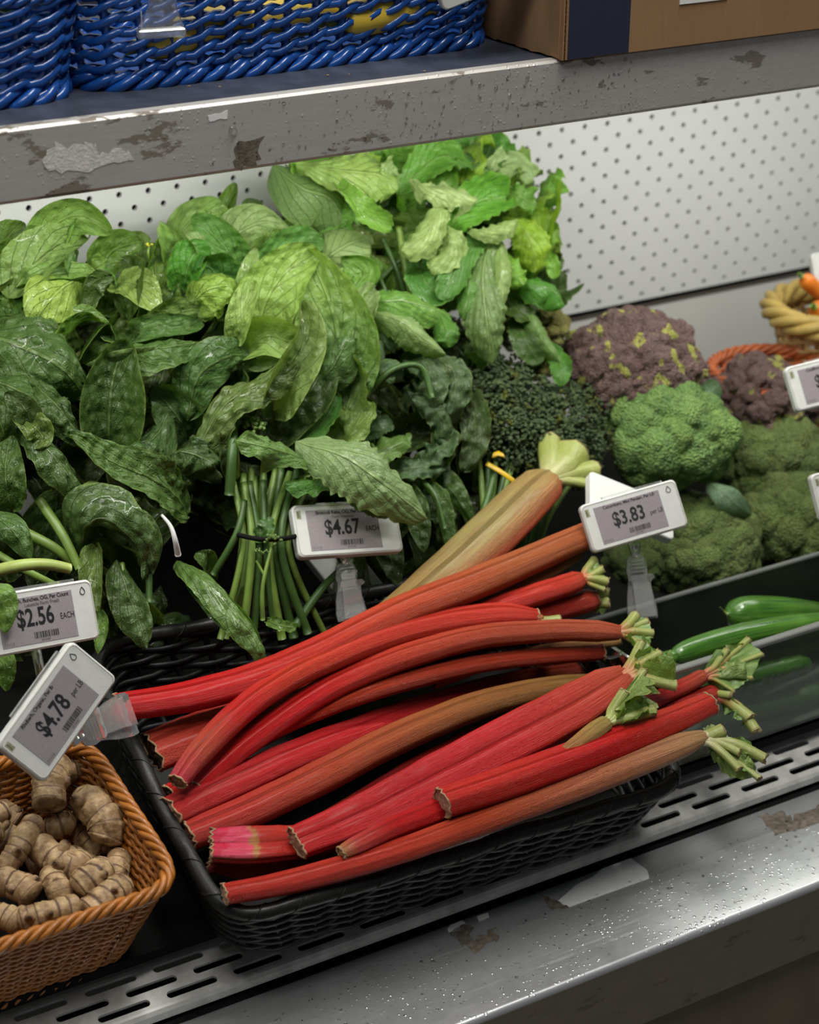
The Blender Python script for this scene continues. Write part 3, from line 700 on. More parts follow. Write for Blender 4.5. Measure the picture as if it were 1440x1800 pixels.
# ---- top right: bright mustard greens and lettuce-like leaves
E1 = thing('mustard_greens_bunch', 'tall bright lime green bunch reaching the shelf lip, curly pale leaves', 'leafy greens', g0(780, 560), GG)
fill(E1, 'mu', (520, 330, 960, 560), 46, [MG, DG, XG], (80, 130), -.04, 80, 60, 51, puck=.5)
fill(E1, 'lt', (540, 290, 900, 420), 20, [LIM, LG, MG], (80, 130), -.02, 80, 70, 52, puck=.6)
fill(E1, 'lt', (860, 300, 960, 500), 12, [LG, LIM, SAT], (70, 100), -.02, 60, 60, 53, puck=.6)
put(E1, [
    ('lt', [(760, 330, -.02), (740, 290, -.01), (700, 270, -.01), (650, 262, -.02)], 110, (.12, .34, .04), dict(rip=.15)),
    ('lt', [(900, 330, -.02), (880, 290, 0), (840, 262, -.01), (790, 250, -.02)], 110, SAT, dict(rip=.15)),
    ('rd', [(480, 290, .0), (530, 330, .02), (580, 350, .02), (612, 400, .01)], 120, (.15, .27, .09), dict(cup=-.2, puck=.3, rip=.06, nu=30, nv=20)),
    ('lt', [(520, 290, .02), (600, 300, .04), (660, 305, .045), (700, 330, .04)], 110, (.30, .47, .12), dict(cup=-.12, rip=.14, puck=.5, nu=36, nv=24)),
    ('lt', [(585, 310, .03), (620, 350, .05), (650, 380, .05), (690, 400, .045)], 50, (.17, .38, .05), dict(fold=.2, rip=.2)),
    ('lt', [(700, 345, .02), (740, 300, .03), (780, 275, .03), (830, 290, .02)], 90, (.10, .30, .03), dict(cup=.15, rip=.10, puck=.4, nu=30)),
    ('lt', [(690, 320, .03), (680, 300, .04), (690, 285, .04)], 50, (.33, .48, .20), dict(rip=.2)),
    ('lt', [(720, 315, .04), (750, 330, .06), (800, 335, .065), (840, 350, .06)], 66, (.36, .47, .20), dict(cup=-.3, rip=.28, puck=.4, nu=36, nv=20)),
    ('lt', [(800, 345, .05), (775, 370, .06), (745, 420, .06), (705, 440, .055)], 60, (.34, .46, .17), dict(cup=-.3, rip=.25, fold=.2, nu=36)),
    ('lt', [(760, 400, .04), (790, 410, .055), (790, 440, .055), (755, 470, .05)], 62, (.30, .42, .15), dict(rip=.3, cup=-.2, nu=30)),
    ('lt', [(790, 430, .03), (800, 385, .045), (850, 350, .05), (890, 350, .04)], 90, (.09, .30, .02), dict(cup=.25, rip=.1)),
    ('lt', [(815, 400, .05), (850, 405, .065), (890, 395, .07), (910, 385, .065)], 42, (.33, .45, .17), dict(cup=-.4, rip=.25, puck=.5, nu=36)),
    ('lt', [(860, 330, .0), (880, 300, .02), (910, 290, .02), (925, 325, .02)], 76, (.30, .44, .20), dict(rip=.22)),
    ('lt', [(830, 330, .0), (850, 290, .01), (862, 255, .0)], 80, (.05, .16, .04), dict(rip=.2)),
    ('lt', [(880, 340, .02), (910, 345, .035), (945, 362, .03)], 56, (.10, .26, .03), dict(rip=.3)),
    ('lt', [(885, 380, .02), (915, 395, .035), (935, 430, .04), (940, 480, .03)], 76, (.25, .42, .025), dict(rip=.15, cup=-.15, nu=30)),
    ('lt', [(890, 440, .02), (900, 470, .04), (920, 500, .045)], 50, (.16, .38, .03), dict(rip=.3, cup=-.2)),
    ('lt', [(900, 490, .01), (930, 500, .03), (970, 510, .035), (990, 540, .03)], 70, (.045, .22, .015), dict(rip=.12, cup=-.2, puck=.3)),
    ('lt', [(950, 440, .01), (970, 460, .03), (975, 490, .03)], 30, (.16, .38, .04), dict(rip=.2)),
    ('mu', [(870, 405, .04), (850, 470, .06), (855, 560, .065), (865, 640, .05)], 92, (.14, .235, .08), dict(cup=-.25, rip=.10, puck=.7, nu=44, nv=24)),
    ('mu', [(880, 420, .05), (880, 480, .06), (870, 550, .06)], 40, (.24, .36, .12), dict(cup=-.3, rip=.1)),
    ('mu', [(820, 450, .04), (825, 500, .055), (815, 560, .05)], 50, (.09, .24, .04), dict(cup=-.2, rip=.2)),
    ('mu', [(860, 420, .04), (820, 440, .05), (790, 500, .05), (770, 525, .045)], 60, (.07, .22, .04), dict(rip=.25)),
    ('mu', [(740, 470, .02), (750, 500, .04), (790, 520, .04)], 80, (.05, .20, .03), dict(rip=.2)),
    ('mu', [(620, 540, .02), (680, 530, .05), (740, 535, .055), (800, 555, .045)], 84, (.14, .33, .055), dict(cup=-.22, rip=.12, nu=36, nv=22)),
    ('mu', [(640, 545, .04), (700, 560, .07), (740, 590, .075), (785, 625, .07)], 62, (.25, .37, .15), dict(cup=-.4, rip=.10, nu=36)),
    ('mu', [(770, 545, .04), (785, 580, .06), (790, 610, .06)], 50, (.07, .22, .03), dict(cup=-.2, rip=.2)),
    ('mu', [(905, 530, .0), (930, 560, .02), (955, 600, .03), (990, 640, .03)], 40, (.15, .28, .08), dict(cup=-.3, rip=.1)),
    ('mu', [(960, 600, .01), (985, 640, .03), (985, 680, .03)], 42, (.05, .20, .02), dict(rip=.2)),
    ('mu', [(910, 560, .0), (925, 600, .02), (950, 640, .02)], 60, (.03, .10, .015), dict(rip=.1)),
    ('mu', [(880, 500, -.02), (900, 540, .01), (940, 560, .02)], 60, DG, dict(rip=.1)),
])
for P, r, mt in [([(745, 600, .0), (720, 500, .02), (700, 400, .02)], .0045, M_stem), ([(720, 560, .0), (700, 480, .015), (672, 420, .01)], .003, M_stemd), ([(600, 560, .0), (690, 470, .01), (750, 420, .03)], .003, M_stemd), ([(700, 600, .0), (680, 520, .015), (660, 470, .01)], .003, M_stemd)]:
    stem(E1, [G(*p) for p in P], r, r * .7, mt)
# ---- front centre: flowering rabe with upright stems
F1 = thing('broccoli_rabe_bunch', 'broccoli rabe bunch with tied stems and a big sage leaf over the $4.67 tag', 'leafy greens', g0(500, 1080), GG)
fill(F1, 'mu', (400, 640, 680, 860), 16, [DG, XG, XG], (70, 120), -.005, 85, 60, 61, puck=.6)
fill(F1, 'mu', (380, 840, 560, 960), 8, [XG, XG], (60, 100), -.0, 60, 60, 62, puck=.6)
put(F1, [
    ('mu', [(560, 800, .01), (600, 740, .04), (620, 680, .05), (600, 622, .045)], 90, (.12, .20, .055), dict(cup=.15, rip=.22, puck=.7, nu=40, nv=24)),
    ('mu', [(570, 800, .03), (610, 765, .055), (635, 730, .06), (640, 700, .055)], 66, (.17, .27, .065), dict(rip=.3, puck=.8, nu=36)),
    ('mu', [(500, 800, .03), (540, 770, .055), (575, 730, .06), (590, 690, .055)], 60, (.03, .14, .02), dict(cup=.1, rip=.15, puck=.4, nu=30)),
    ('mu', [(490, 800, .02), (500, 740, .03), (540, 690, .04)], 90, XG, dict(rip=.2)),
    ('mu', [(630, 810, .03), (660, 795, .05), (700, 775, .055), (710, 768, .05)], 58, (.09, .19, .035), dict(rip=.3, cup=-.2, nu=30)),
    ('mu', [(640, 770, .02), (670, 750, .035), (690, 745, .035)], 40, BG, dict(rip=.1)),
    ('mu', [(560, 825, .06), (520, 800, .085), (465, 785, .095), (412, 772, .09)], 56, (.10, .21, .05), dict(cup=-.1, rip=.40, puck=.8, nu=44, nv=22)),
    ('mu', [(575, 800, .055), (560, 835, .075), (530, 845, .08), (500, 850, .075)], 50, (.04, .17, .02), dict(cup=-.2, rip=.3, nu=36)),
    ('mu', [(520, 775, .07), (600, 800, .105), (670, 845, .118), (752, 912, .105)], 124, (.20, .30, .14), dict(cup=-.16, rip=.07, puck=.35, nu=60, nv=36, roll=-.12)),
    ('mu', [(600, 850, .075), (650, 880, .09), (700, 900, .09)], 46, (.02, .09, .012), dict(cup=-.2, rip=.1)),
    ('mu', [(450, 950, .06), (465, 930, .07), (470, 905, .07)], 36, (.03, .12, .02), dict(rip=.3)),
    ('mu', [(470, 1090, .05), (490, 1100, .06), (520, 1105, .06)], 28, MG, dict(rip=.3)),
])
rnd = random.Random(5)
for i in range(17):
    t = i / 16; xb = 385 + 185 * t + rnd.uniform(-8, 8); xm = 425 + 80 * t; xt = 400 + 160 * t + rnd.uniform(-20, 20)
    dd = rnd.uniform(.015, .05)
    stem(F1, [G(xb, 1105 + rnd.uniform(-5, 20), dd - .01), G(xm + rnd.uniform(-5, 5), 960, dd + .01), G(xt, 850 + rnd.uniform(-30, 0), dd)], rnd.uniform(.0028, .0046), .003, [M_stem, M_stem, M_stemd][i % 3])
stem(F1, [G(375, 1010, .04), G(415, 940, .06), G(430, 880, .06)], .003, .0028, M_stemd)
stem(F1, [G(404, 870, .05), G(408, 800, .06), G(412, 730, .05)], .0045, .004, M_stemd)
stem(F1, [G(520, 1100, .04), G(570, 1030, .045), G(620, 985, .03)], .0042, .003, M_stemd)
tie = [G(418, 940, .062), G(460, 948, .075), G(510, 945, .072), G(540, 935, .055)]
stem(F1, tie, .0022, .0022, M_black, 'twist_tie')
# flower buds
def bud_spray(parent, px, py, d, rpx, n, mat, seed, name='bud_cluster'):
    rnd = random.Random(seed); mb = MB(); c = G(px, py, d); R = px2m(rpx, c)
    for i in range(n):
        v = V3((rnd.gauss(0, 1), rnd.gauss(0, 1), abs(rnd.gauss(0, 1)) + .2)).normalized() * R * rnd.uniform(.5, 1)
        r = R * rnd.uniform(.14, .22); a = c + v
        mb.add(*tube([a - v.normalized() * r, a - v.normalized() * r * .6, a, a + v.normalized() * r * .7, a + v.normalized() * r * 1.1], [r * .25, r * .8, r, r * .7, r * .15], 6))
    return mb.build(name, mat, parent)
M_bud = plain('flower_bud', (.12, .20, .045), .6, 0, .35, 200, .3, 500)
bud_spray(F1, 450, 755, .06, 22, 40, M_bud, 1); bud_spray(F1, 478, 955, .075, 18, 22, M_bud, 2); bud_spray(F1, 460, 975, .075, 14, 16, M_bud, 3)
stem(F1, [G(462, 1090, .065), G(462, 1030, .075), G(478, 960, .078)], .002, .0014, M_stem); stem(F1, [G(464, 1010, .075), G(450, 985, .075)], .0014, .001, M_stem)
# white twist tie sticking out
M_tie = plain('white_tie', (.6, .6, .58), .5)
tt = thing('twist_tie', 'loose white twist tie poking out left of the rabe stems', 'tie', tuple(G(300, 940, .08)))
stem(tt, [G(284, 905, .09), G(300, 925, .095), G(308, 950, .095), G(313, 975, .085)], .0012, .0028, M_tie, 'strip')
# ---- kale and collards
K1 = thing('kale_bunch', 'dark blue-green kale bunch left of the broccolini', 'kale', g0(740, 850), GG)
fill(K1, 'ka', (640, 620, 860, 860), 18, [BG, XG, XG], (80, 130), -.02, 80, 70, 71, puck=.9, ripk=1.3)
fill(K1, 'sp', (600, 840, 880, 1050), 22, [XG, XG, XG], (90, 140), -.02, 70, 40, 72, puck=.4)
KC = (.05, .10, .05)
put(K1, [
    ('ka', [(640, 620, .01), (665, 590, .04), (700, 575, .045), (715, 590, .04)], 60, (.06, .125, .06), dict(rip=.2, cup=-.3)),
    ('ka', [(630, 660, .03), (650, 625, .05), (670, 615, .055), (675, 640, .05)], 44, BG, dict(rip=.2, cup=-.3)),
    ('rd', [(650, 680, .05), (670, 655, .065), (700, 650, .068), (710, 670, .06)], 46, (.055, .12, .055), dict(cup=-.2, fold=.2)),
    ('ka', [(710, 640, .04), (745, 640, .06), (760, 690, .065), (760, 730, .055)], 50, KC, dict(rip=.3, cup=-.3, nu=40)),
    ('ka', [(750, 620, .03), (790, 640, .06), (800, 690, .065), (770, 745, .055)], 56, KC, dict(rip=.35, cup=-.3, nu=40)),
    ('ka', [(750, 605, .03), (780, 640, .055), (815, 665, .06), (840, 740, .05)], 72, (.075, .115, .05), dict(rip=.3, cup=-.3, nu=44, nv=22)),
    ('ka', [(800, 680, .03), (830, 720, .05), (835, 780, .05), (815, 830, .04)], 56, (.04, .075, .03), dict(rip=.3)),
    ('ka', [(720, 690, .04), (765, 720, .06), (790, 770, .06), (785, 830, .05)], 44, KC, dict(rip=.45, cup=-.2, nu=44)),
    ('ka', [(720, 830, .03), (760, 800, .055), (785, 780, .06), (770, 760, .05)], 50, BG, dict(rip=.5, cup=.1, nu=44)),
    ('ka', [(660, 840, .03), (720, 825, .05), (760, 820, .055), (785, 800, .05)], 46, BG, dict(rip=.5, nu=44)),
    ('sp', [(720, 840, .02), (760, 870, .045), (790, 920, .05), (805, 985, .04)], 60, (.02, .055, .015), dict(cup=-.1, roll=-.4)),
    ('sp', [(760, 820, .03), (800, 870, .05), (830, 920, .05)], 44, (.03, .085, .02), dict(cup=-.2, roll=.5)),
    ('sp', [(740, 850, .04), (770, 880, .06), (782, 940, .06), (795, 1000, .05)], 40, (.035, .09, .022), dict(cup=.3, roll=-.6)),
    ('sp', [(690, 850, .03), (730, 900, .05), (745, 970, .05)], 54, (.02, .06, .012), dict()),
    ('sp', [(650, 900, .02), (680, 960, .04), (700, 1030, .04)], 60, (.012, .035, .01), dict()),
])
for P, r in [([(735, 838, .045), (765, 870, .062), (782, 930, .065)], .0022), ([(650, 690, .05), (690, 650, .07), (740, 645, .07), (760, 700, .07)], .003), ([(805, 1010, .04), (850, 900, .05), (870, 830, .045)], .004)]:
    stem(K1, [G(*p) for p in P], r, r * .8, M_stemd)
# small yellow flower at the back
yf = thing('flower_sprig', 'tiny yellow flower sprig standing up behind the pale spinach', 'flower', tuple(G(258, 440, .02)))
bud_spray(yf, 262, 432, .02, 9, 12, plain('yellow_petals', (.55, .55, .04), .6), 8, 'petals')
stem(yf, [G(262, 460, .01), G(260, 445, .02), G(262, 434, .02)], .0014, .001, M_stem)
# ================================================================ RHUBARB
def rhubarb_mat():
    m, nt, b = new_mat('rhubarb_skin'); T = NT(nt)
    at = T.n('ShaderNodeAttribute', attribute_name='Col').outputs['Color']
    uv = T.coord('UV', (3, 46, 1)); uv2 = T.coord('UV', (6, 120, 1)); co = T.coord('Object')
    s = T.noise(uv, 1.6, 4, .6); s2 = T.noise(uv2, 1.5, 3, .6)
    c = T.mix(T.ramp(s, [(.35, 0), (.62, .75)]), at, T.mix(1.0, at, (.66, .40, .45), 'MULTIPLY'))
    pale = T.mix(.28, at, (.55, .22, .08))
    c = T.mix(T.ramp(s2, [(.55, 0), (.75, .32)]), c, pale)
    sp = T.noise(co, 900, 2); c = T.mix(T.ramp(sp, [(.62, 0), (.72, .5)]), c, T.mix(1.0, at, (.4, .25, .25), 'MULTIPLY'))
    scar = T.ramp(T.noise(T.coord('UV', (9, 14, 1)), 1.3, 3), [(.735, 0), (.75, .7)])
    c = T.mix(scar, c, (.42, .24, .12))
    c = T.mix(1.0, c, (.80, .62, .42), 'MULTIPLY')
    T.l(c, b.inputs['Base Color'])
    T.l(T.math('ADD', T.math('MULTIPLY', sp, .25), .22), b.inputs['Roughness'])
    b.inputs['Coat Weight'].default_value = .06; b.inputs['Coat Roughness'].default_value = .15; b.inputs['Specular IOR Level'].default_value = .22
    b.inputs['Subsurface Weight'].default_value = 0; b.inputs['Subsurface Radius'].default_value = (.004, .001, .0008); b.inputs['Subsurface Scale'].default_value = 1
    nb = T.bump(s2, .8, .0012)
    d = T.math('MULTIPLY', T.ramp(T.vor(co, 420), [(.0, 1.), (.32, 0.)]), T.ramp(T.noise(co, 30, 3), [(.42, 0), (.55, 1)]))
    T.l(T.bump(T.math('ADD', d, T.math('MULTIPLY', T.noise(co, 260, 3), .5)), .6, .0011, nb), b.inputs['Normal'])
    return m
M_rh = rhubarb_mat()
def cut_mat():
    m, nt, b = new_mat('rhubarb_cut'); T = NT(nt); co = T.coord()
    at = T.n('ShaderNodeAttribute', attribute_name='Col').outputs['Color']
    f = T.noise(co, 260, 5, .7)
    T.l(T.mix(T.ramp(f, [(.3, 0), (.7, .8)]), at, T.mix(1.0, at, (.45, .33, .22), 'MULTIPLY')), b.inputs['Base Color'])
    b.inputs['Roughness'].default_value = .7; T.l(T.bump(f, .9, .0016), b.inputs['Normal'])
    return m
M_cut = cut_mat()
def vein_mat():
    m, nt, b = new_mat('rhubarb_leaf_base'); T = NT(nt); co = T.coord()
    at = T.n('ShaderNodeAttribute', attribute_name='Col').outputs['Color']
    s = T.noise(T.coord('UV', (3, 20, 1)), 1.5, 3); f = T.noise(co, 180, 4, .6)
    c = T.mix(T.ramp(s, [(.4, 0), (.7, .5)]), at, T.mix(1.0, at, (.6, .72, .45), 'MULTIPLY'))
    c = T.mix(T.ramp(f, [(.6, 0), (.78, .5)]), c, (.55, .5, .28))
    T.l(c, b.inputs['Base Color']); b.inputs['Roughness'].default_value = .42
    b.inputs['Subsurface Weight'].default_value = .15; b.inputs['Subsurface Radius'].default_value = (.003, .003, .001); b.inputs['Subsurface Scale'].default_value = 1
    T.l(T.bump(T.math('ADD', s, f), .6, .0009), b.inputs['Normal'])
    return m
M_vein = vein_mat()
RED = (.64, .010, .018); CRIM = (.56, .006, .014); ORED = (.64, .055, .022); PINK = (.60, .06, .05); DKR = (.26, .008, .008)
BRN = (.42, .14, .05); OLV = (.33, .31, .12); PGR = (.44, .48, .16); PNKOL = (.50, .22, .12); BRNR = (.40, .055, .025)
RG = 'rhubarb stalks in the black basket'
def stalk(label, pts, cols, n=44, ribs=9, ribamp=.035, chan=0, flat=.8, cut0=(.50, .36, .24), cut1=None, roll=0, fan=None, gap=None, seed=0, sides=28, ragged=.003, colf=None):
    """pts: (px, py, h, width_px)"""
    rnd = random.Random(seed * 13 + 5)
    K = [tuple(B(p[0], p[1], p[2])) + (p[3],) for p in pts]
    S_ = crom(K, n); path = [V3(s[:3]) for s in S_]
    for i, p in enumerate(path): path[i] = p + NB * (.0006 * noise.noise(p * 40))
    rad = [px2m(s[3], V3(s[:3])) * .5 * (1 + .03 * noise.noise(V3((i * .3, seed, 0)))) for i, s in enumerate(S_)]
    if fan:
        for i in range(n - 3, n + 1): rad[i] *= 1 - .09 * (i - n + 4)
    up = NB if not roll else Matrix.Rotation(roll, 3, (path[-1] - path[0]).normalized()) @ NB
    def sec(u, a):
        q = 1 + ribamp * math.cos(ribs * a + seed + .6 * math.sin(u * 3 + seed))
        if chan:
            d = abs((a + math.pi) % (2 * math.pi) - math.pi)   # 0 at the top
            q *= 1 - chan * math.exp(-(d / .62) ** 2) + chan * .18 * math.exp(-((d - 1.05) / .25) ** 2)
        return q
    th = thing('rhubarb_stalk', label, 'rhubarb', tuple(path[n // 2]), RG)
    V, F, U = tube(path, rad, sides, up, caps=False, sec=sec, flat=flat)
    # ragged ends
    for k in range(sides):
        V[k] = V[k] - (path[1] - path[0]).normalized() * ragged * noise.noise(V3((k * .9, seed, 3)))
        e = n * sides + k; V[e] = V[e] + (path[-1] - path[-2]).normalized() * ragged * noise.noise(V3((k * .9, seed, 7)))
    C = []
    for i in range(n + 1):
        c = lerp3(cols, i / n)
        for k in range(sides):
            a = 2 * math.pi * k / sides
            q = c
            if chan and math.cos(a) > .55: q = tuple(c[j] * .6 + (.52, .02, .04)[j] * .4 for j in range(3))
            if colf: q = colf(i / n, a, q)
            C.append(q)
    build('stem', V, F, M_rh, th, U, C)
    def endcap(i, d, col, nm):
        ring = V[i * sides:(i + 1) * sides]; c = path[i] + d * .0004
        P = list(ring); P2 = [c + (v - c) * .62 + d * (-.0012 + .0012 * noise.noise(v * 300)) for v in ring]; P3 = [c + (v - c) * .28 + d * (.0006) for v in ring]
        A = P + P2 + P3 + [c - d * .001]; s = sides; FF = []
        for r_ in (0, 1):
            for k in range(s): l = (k + 1) % s; FF.append((r_ * s + k, r_ * s + l, (r_ + 1) * s + l, (r_ + 1) * s + k))
        FF += [(2 * s + k, 2 * s + (k + 1) % s, 3 * s) for k in range(s)]
        cc = [tuple(x * .55 for x in col)] * s + [col] * (2 * s + 1)
        build(nm, A, FF, M_cut, th, None, cc)
        # dried peel curling around the rim of the cut
        mb = MB()
        mb.add(*tube([ring[k] + d * .0006 * noise.noise(V3((k, seed, 1))) for k in range(s)], [.0009 * (1 + .5 * noise.noise(V3((k * .7, 5, seed)))) for k in range(s)], 5, d, closed=True))
        mb.C = [(.42, .27, .15)] * len(mb.V); mb.build('peel_edge', M_cut, th)
    if cut0: endcap(0, -(path[1] - path[0]).normalized(), cut0, 'cut_end')
    if cut1: endcap(n, (path[-1] - path[-2]).normalized(), cut1, 'cut_end')
    if fan:
        # fan: list of (px, py, h, w_px) tips of the leaf veins
        t = (path[-1] - path[-2]).normalized(); b0 = path[-1] - t * .010; tips = []
        for j, (px, py, h, wp) in enumerate(fan):
            wp = wp * (1.3 if wp > 24 else 1.0)
            e = B(px, py, h); wr = px2m(wp, e) * .5; L = (e - b0).length
            mid = b0 + (e - b0) * .45 + t * L * .12
            mid = mid + V3((rnd.uniform(-1, 1), rnd.uniform(-1, 1), rnd.uniform(-1, 1))) * .0022; P = [V3(p) for p in crom([b0 - t * .004, b0 + t * .006 + (e - b0) * .16, mid, e], 14)]
            r0 = rad[-1] * .52; wr *= 1.05; R = [r0 + (wr - r0) * min(1, (i / 14) * 1.35) ** .8 for i in range(15)]
            R = [r * (1 + .08 * noise.noise(V3((i * .5, j, seed)))) for i, r in enumerate(R)]
            Vv, Fv, Uv = tube(P, R, 10, NB, caps=False, sec=lambda u, a: 1 + .10 * math.cos(6 * a + j) + .05 * math.cos(3 * a), flat=.72)
            g = (.28, .32, .075); base = lerp3(cols, 1)
            Cv = [lerp3([base, base, tuple(.45 * base[q] + .55 * g[q] for q in range(3)), g, (.33, .35, .11)], i / 14 * 1.0) for i in range(15) for k in range(10)]
            vo = build('leaf_vein', Vv, Fv, M_vein, th, Uv, Cv)
            for k in range(10): Vv[-10 + k] = Vv[-10 + k] + (P[-1] - P[-2]).normalized() * .0035 * noise.noise(V3((k * 1.9, j * 3.3, seed)))
            ring = Vv[-10:]; dd = (P[-1] - P[-2]).normalized()
            A = [r_ + dd * .0015 * noise.noise(r_ * 500) for r_ in ring] + [P[-1] + (r_ - P[-1]) * .45 + dd * .0012 for r_ in ring] + [P[-1] + dd * .0002]
            FF = [(k, (k + 1) % 10, 10 + (k + 1) % 10, 10 + k) for k in range(10)] + [(10 + k, 10 + (k + 1) % 10, 20) for k in range(10)]
            mb = MB(); mb.add(A, FF, None, [(.50, .38, .17)] * 10 + [(.52, .50, .24)] * 11)
            mb.add(*tube([ring[k] + dd * .0012 * noise.noise(V3((k * 1.3, seed, j))) for k in range(10)], .0004, 5, dd, closed=True)); mb.C = mb.C[:21] + [(.40, .32, .14)] * (len(mb.V) - 21)
            mb.build('vein_tip', M_cut, vo)
            tips.append((P, R))
        for j in range(len(tips)):
            if seed == 2 or rnd.random() < .35: continue
            P, R = tips[j]; L = (P[-1] - P[2]).length
            if len(tips) < 2: continue
            for s_ in range(1):
                off = V3((rnd.uniform(-1, 1), rnd.uniform(-1, 1), rnd.uniform(-.4, 1))) * .003
                q_ = -NB * (R[8] * .8); leaf(th, 'lt', [P[5] + q_, P[8] + off * .6 + q_, P[11] + off + q_, P[-1] + off * 1.2 + q_ - (P[-1] - P[-2]) * rnd.uniform(0, 2)], L * rnd.uniform(.32, .52), rnd.choice([(.16, .27, .07), (.11, .22, .05), (.22, .31, .10)]), roll=rnd.uniform(-1.2, 1.2), twist=rnd.uniform(-1.5, 1.5), cup=rnd.uniform(-.6, .6), fold=rnd.uniform(-.8, .9), rip=.35, puck=.3, nu=16, nv=10, name='leaf_scrap')
        # torn scraps of green blade between neighbouring veins
        for j in range(len(tips) - 1):
            if gap and j in gap: continue
            P, R = tips[j]; Q, R2 = tips[j + 1]; V_ = []; F_ = []; nn = 8; C_ = []
            for i in range(3, 15):
                for k in range(nn + 1):
                    tt = k / nn; p = P[i].lerp(Q[i], tt); edge = 1 if i < 13 else (1 + .0)
                    p = p + NB * (.0005 + .0032 * noise.noise(p * 150)) * math.sin(math.pi * tt) + (P[-1] - P[-2]).normalized() * (.0035 * noise.noise(V3((k * .8, j, seed))) * (i / 14) ** 3 if 0 < k < nn else 0)
                    V_.append(p); C_.append((.12, .22, .045) if (k % 3) else (.2, .30, .08))
            for i in range(11):
                for k in range(nn): q = i * (nn + 1) + k; F_.append((q, q + 1, q + nn + 2, q + nn + 1))
            build('leaf_scrap', V_, F_, M_vein, th, [(v.x * 8, v.z * 8) for v in V_], C_)
    return th
S0 = stalk
stalk('topmost-left fat red rhubarb stalk running up to the cucumber price tag', [(205, 1243, .020, 52), (330, 1225, .022, 60), (450, 1192, .025, 60), (570, 1142, .029, 60), (700, 1078, .034, 62), (830, 1028, .040, 62), (930, 985, .045, 56), (1045, 935, .052, 50)],
      [RED, RED, (.62, .04, .03), (.55, .10, .045), (.45, .16, .06), (.46, .17, .07)], seed=1, cut0=(.45, .04, .03), ragged=.004)
stalk('thickest rhubarb stalk, olive green and pink, tip fanned above the others', [(560, 1165, .005, 50), (690, 1085, .016, 72), (790, 1008, .028, 90), (870, 935, .040, 94), (930, 875, .050, 86), (968, 838, .056, 72)],
      [BRN, OLV, (.36, .37, .18), (.37, .42, .21), (.40, .41, .20), (.44, .42, .20)], seed=2, ribs=7, cut0=None, flat=.62,
      colf=lambda u, a, q: tuple(q[j] + ((.50, .10, .05)[j] - q[j]) * max(0, math.sin(a)) ** 2.0 * .95 for j in range(3)),
      fan=[(966, 772, .060, 30), (1008, 792, .058, 46), (1048, 824, .054, 28), (1064, 857, .050, 20)], gap=(0,))
stalk('short stubby pink rhubarb butt with hollow brown cut, by the clip', [(268, 1322, -.012, 84), (330, 1298, -.010, 88), (410, 1272, -.010, 90), (520, 1235, -.014, 80), (640, 1190, -.018, 60)],
      [(.60, .10, .08), PINK, (.58, .07, .06), RED], seed=3, flat=.6, cut0=(.12, .05, .03), ribs=7, ribamp=.05, ragged=.006)
stalk('slender bright red stalk bending down to a pink cut tip at left', [(312, 1374, .014, 36), (345, 1330, .018, 46), (400, 1272, .022, 50), (470, 1215, .026, 50), (560, 1166, .028, 52), (700, 1112, .028, 54), (850, 1084, .026, 54), (945, 1084, .026, 46)],
      [(.62, .05, .14), (.52, .10, .06), RED, (.64, .06, .03), (.66, .06, .035), (.62, .05, .035), (.60, .05, .035)], seed=4, cut0=(.50, .28, .16), cut1=(.40, .42, .18),
      fan=[(985, 1088, .026, 16), (975, 1103, .024, 14)])
stalk('reddish stalk with pale forked tip ending above the glass bin edge', [(345, 1385, -.006, 40), (430, 1310, .002, 46), (560, 1220, .012, 50), (700, 1158, .020, 50), (850, 1118, .026, 46), (1000, 1108, .030, 42), (1090, 1112, .032, 42)],
      [RED, RED, RED, (.56, .07, .04), (.48, .09, .045), (.45, .11, .05), (.48, .12, .06)], seed=5,
      fan=[(1118, 1080, .036, 18), (1138, 1092, .034, 14), (1148, 1113, .032, 16), (1140, 1136, .028, 13)])
stalk('orange-red middle stalk whose thin end is cut square', [(300, 1398, -.020, 44), (400, 1328, -.010, 42), (500, 1272, -.002, 40), (600, 1232, .004, 38), (720, 1196, .008, 36), (870, 1163, .010, 34), (1060, 1146, .012, 30)],
      [RED, (.62, .05, .03), ORED, (.58, .08, .035), BRNR, BRNR, (.40, .05, .03)], seed=6, cut1=(.44, .34, .18))
stalk('wide ridged crimson stalk with pale knobby butt on the left rim', [(300, 1428, -.006, 62), (400, 1382, -.008, 64), (520, 1328, -.012, 62), (640, 1284, -.018, 60), (760, 1240, -.024, 52), (900, 1205, -.03, 44)],
      [(.55, .05, .06), (.58, .03, .05), CRIM, (.45, .02, .03), DKR], seed=7, chan=.20, cut0=(.58, .34, .24), ragged=.006, flat=.72)
stalk('dull red stalk turning olive where it dips under the channelled one', [(330, 1470, -.012, 58), (430, 1430, -.010, 64), (560, 1368, -.006, 64), (700, 1297, -.002, 60), (850, 1237, .002, 52), (980, 1208, .002, 44), (1070, 1200, .000, 34)],
      [(.52, .05, .05), (.54, .05, .045), (.52, .09, .05), (.44, .14, .055), (.34, .19, .06), (.28, .20, .06), (.20, .17, .05)], seed=8, cut0=(.42, .12, .09))
stalk('broad deeply channelled pink-red stalk topped with broken pale shoots', [(522, 1482, .012, 62), (640, 1432, .014, 74), (760, 1372, .016, 86), (900, 1300, .020, 92), (1010, 1242, .024, 86), (1100, 1185, .030, 60)],
      [RED, (.60, .02, .045), (.56, .008, .035), (.60, .02, .035), (.58, .08, .045), (.54, .18, .09)], seed=9, chan=.42, flat=.62, cut0=(.60, .34, .22), sides=40, roll=.15,
      fan=[(1128, 1128, .040, 16), (1160, 1148, .036, 18), (1165, 1175, .034, 14), (1188, 1205, .030, 22)])
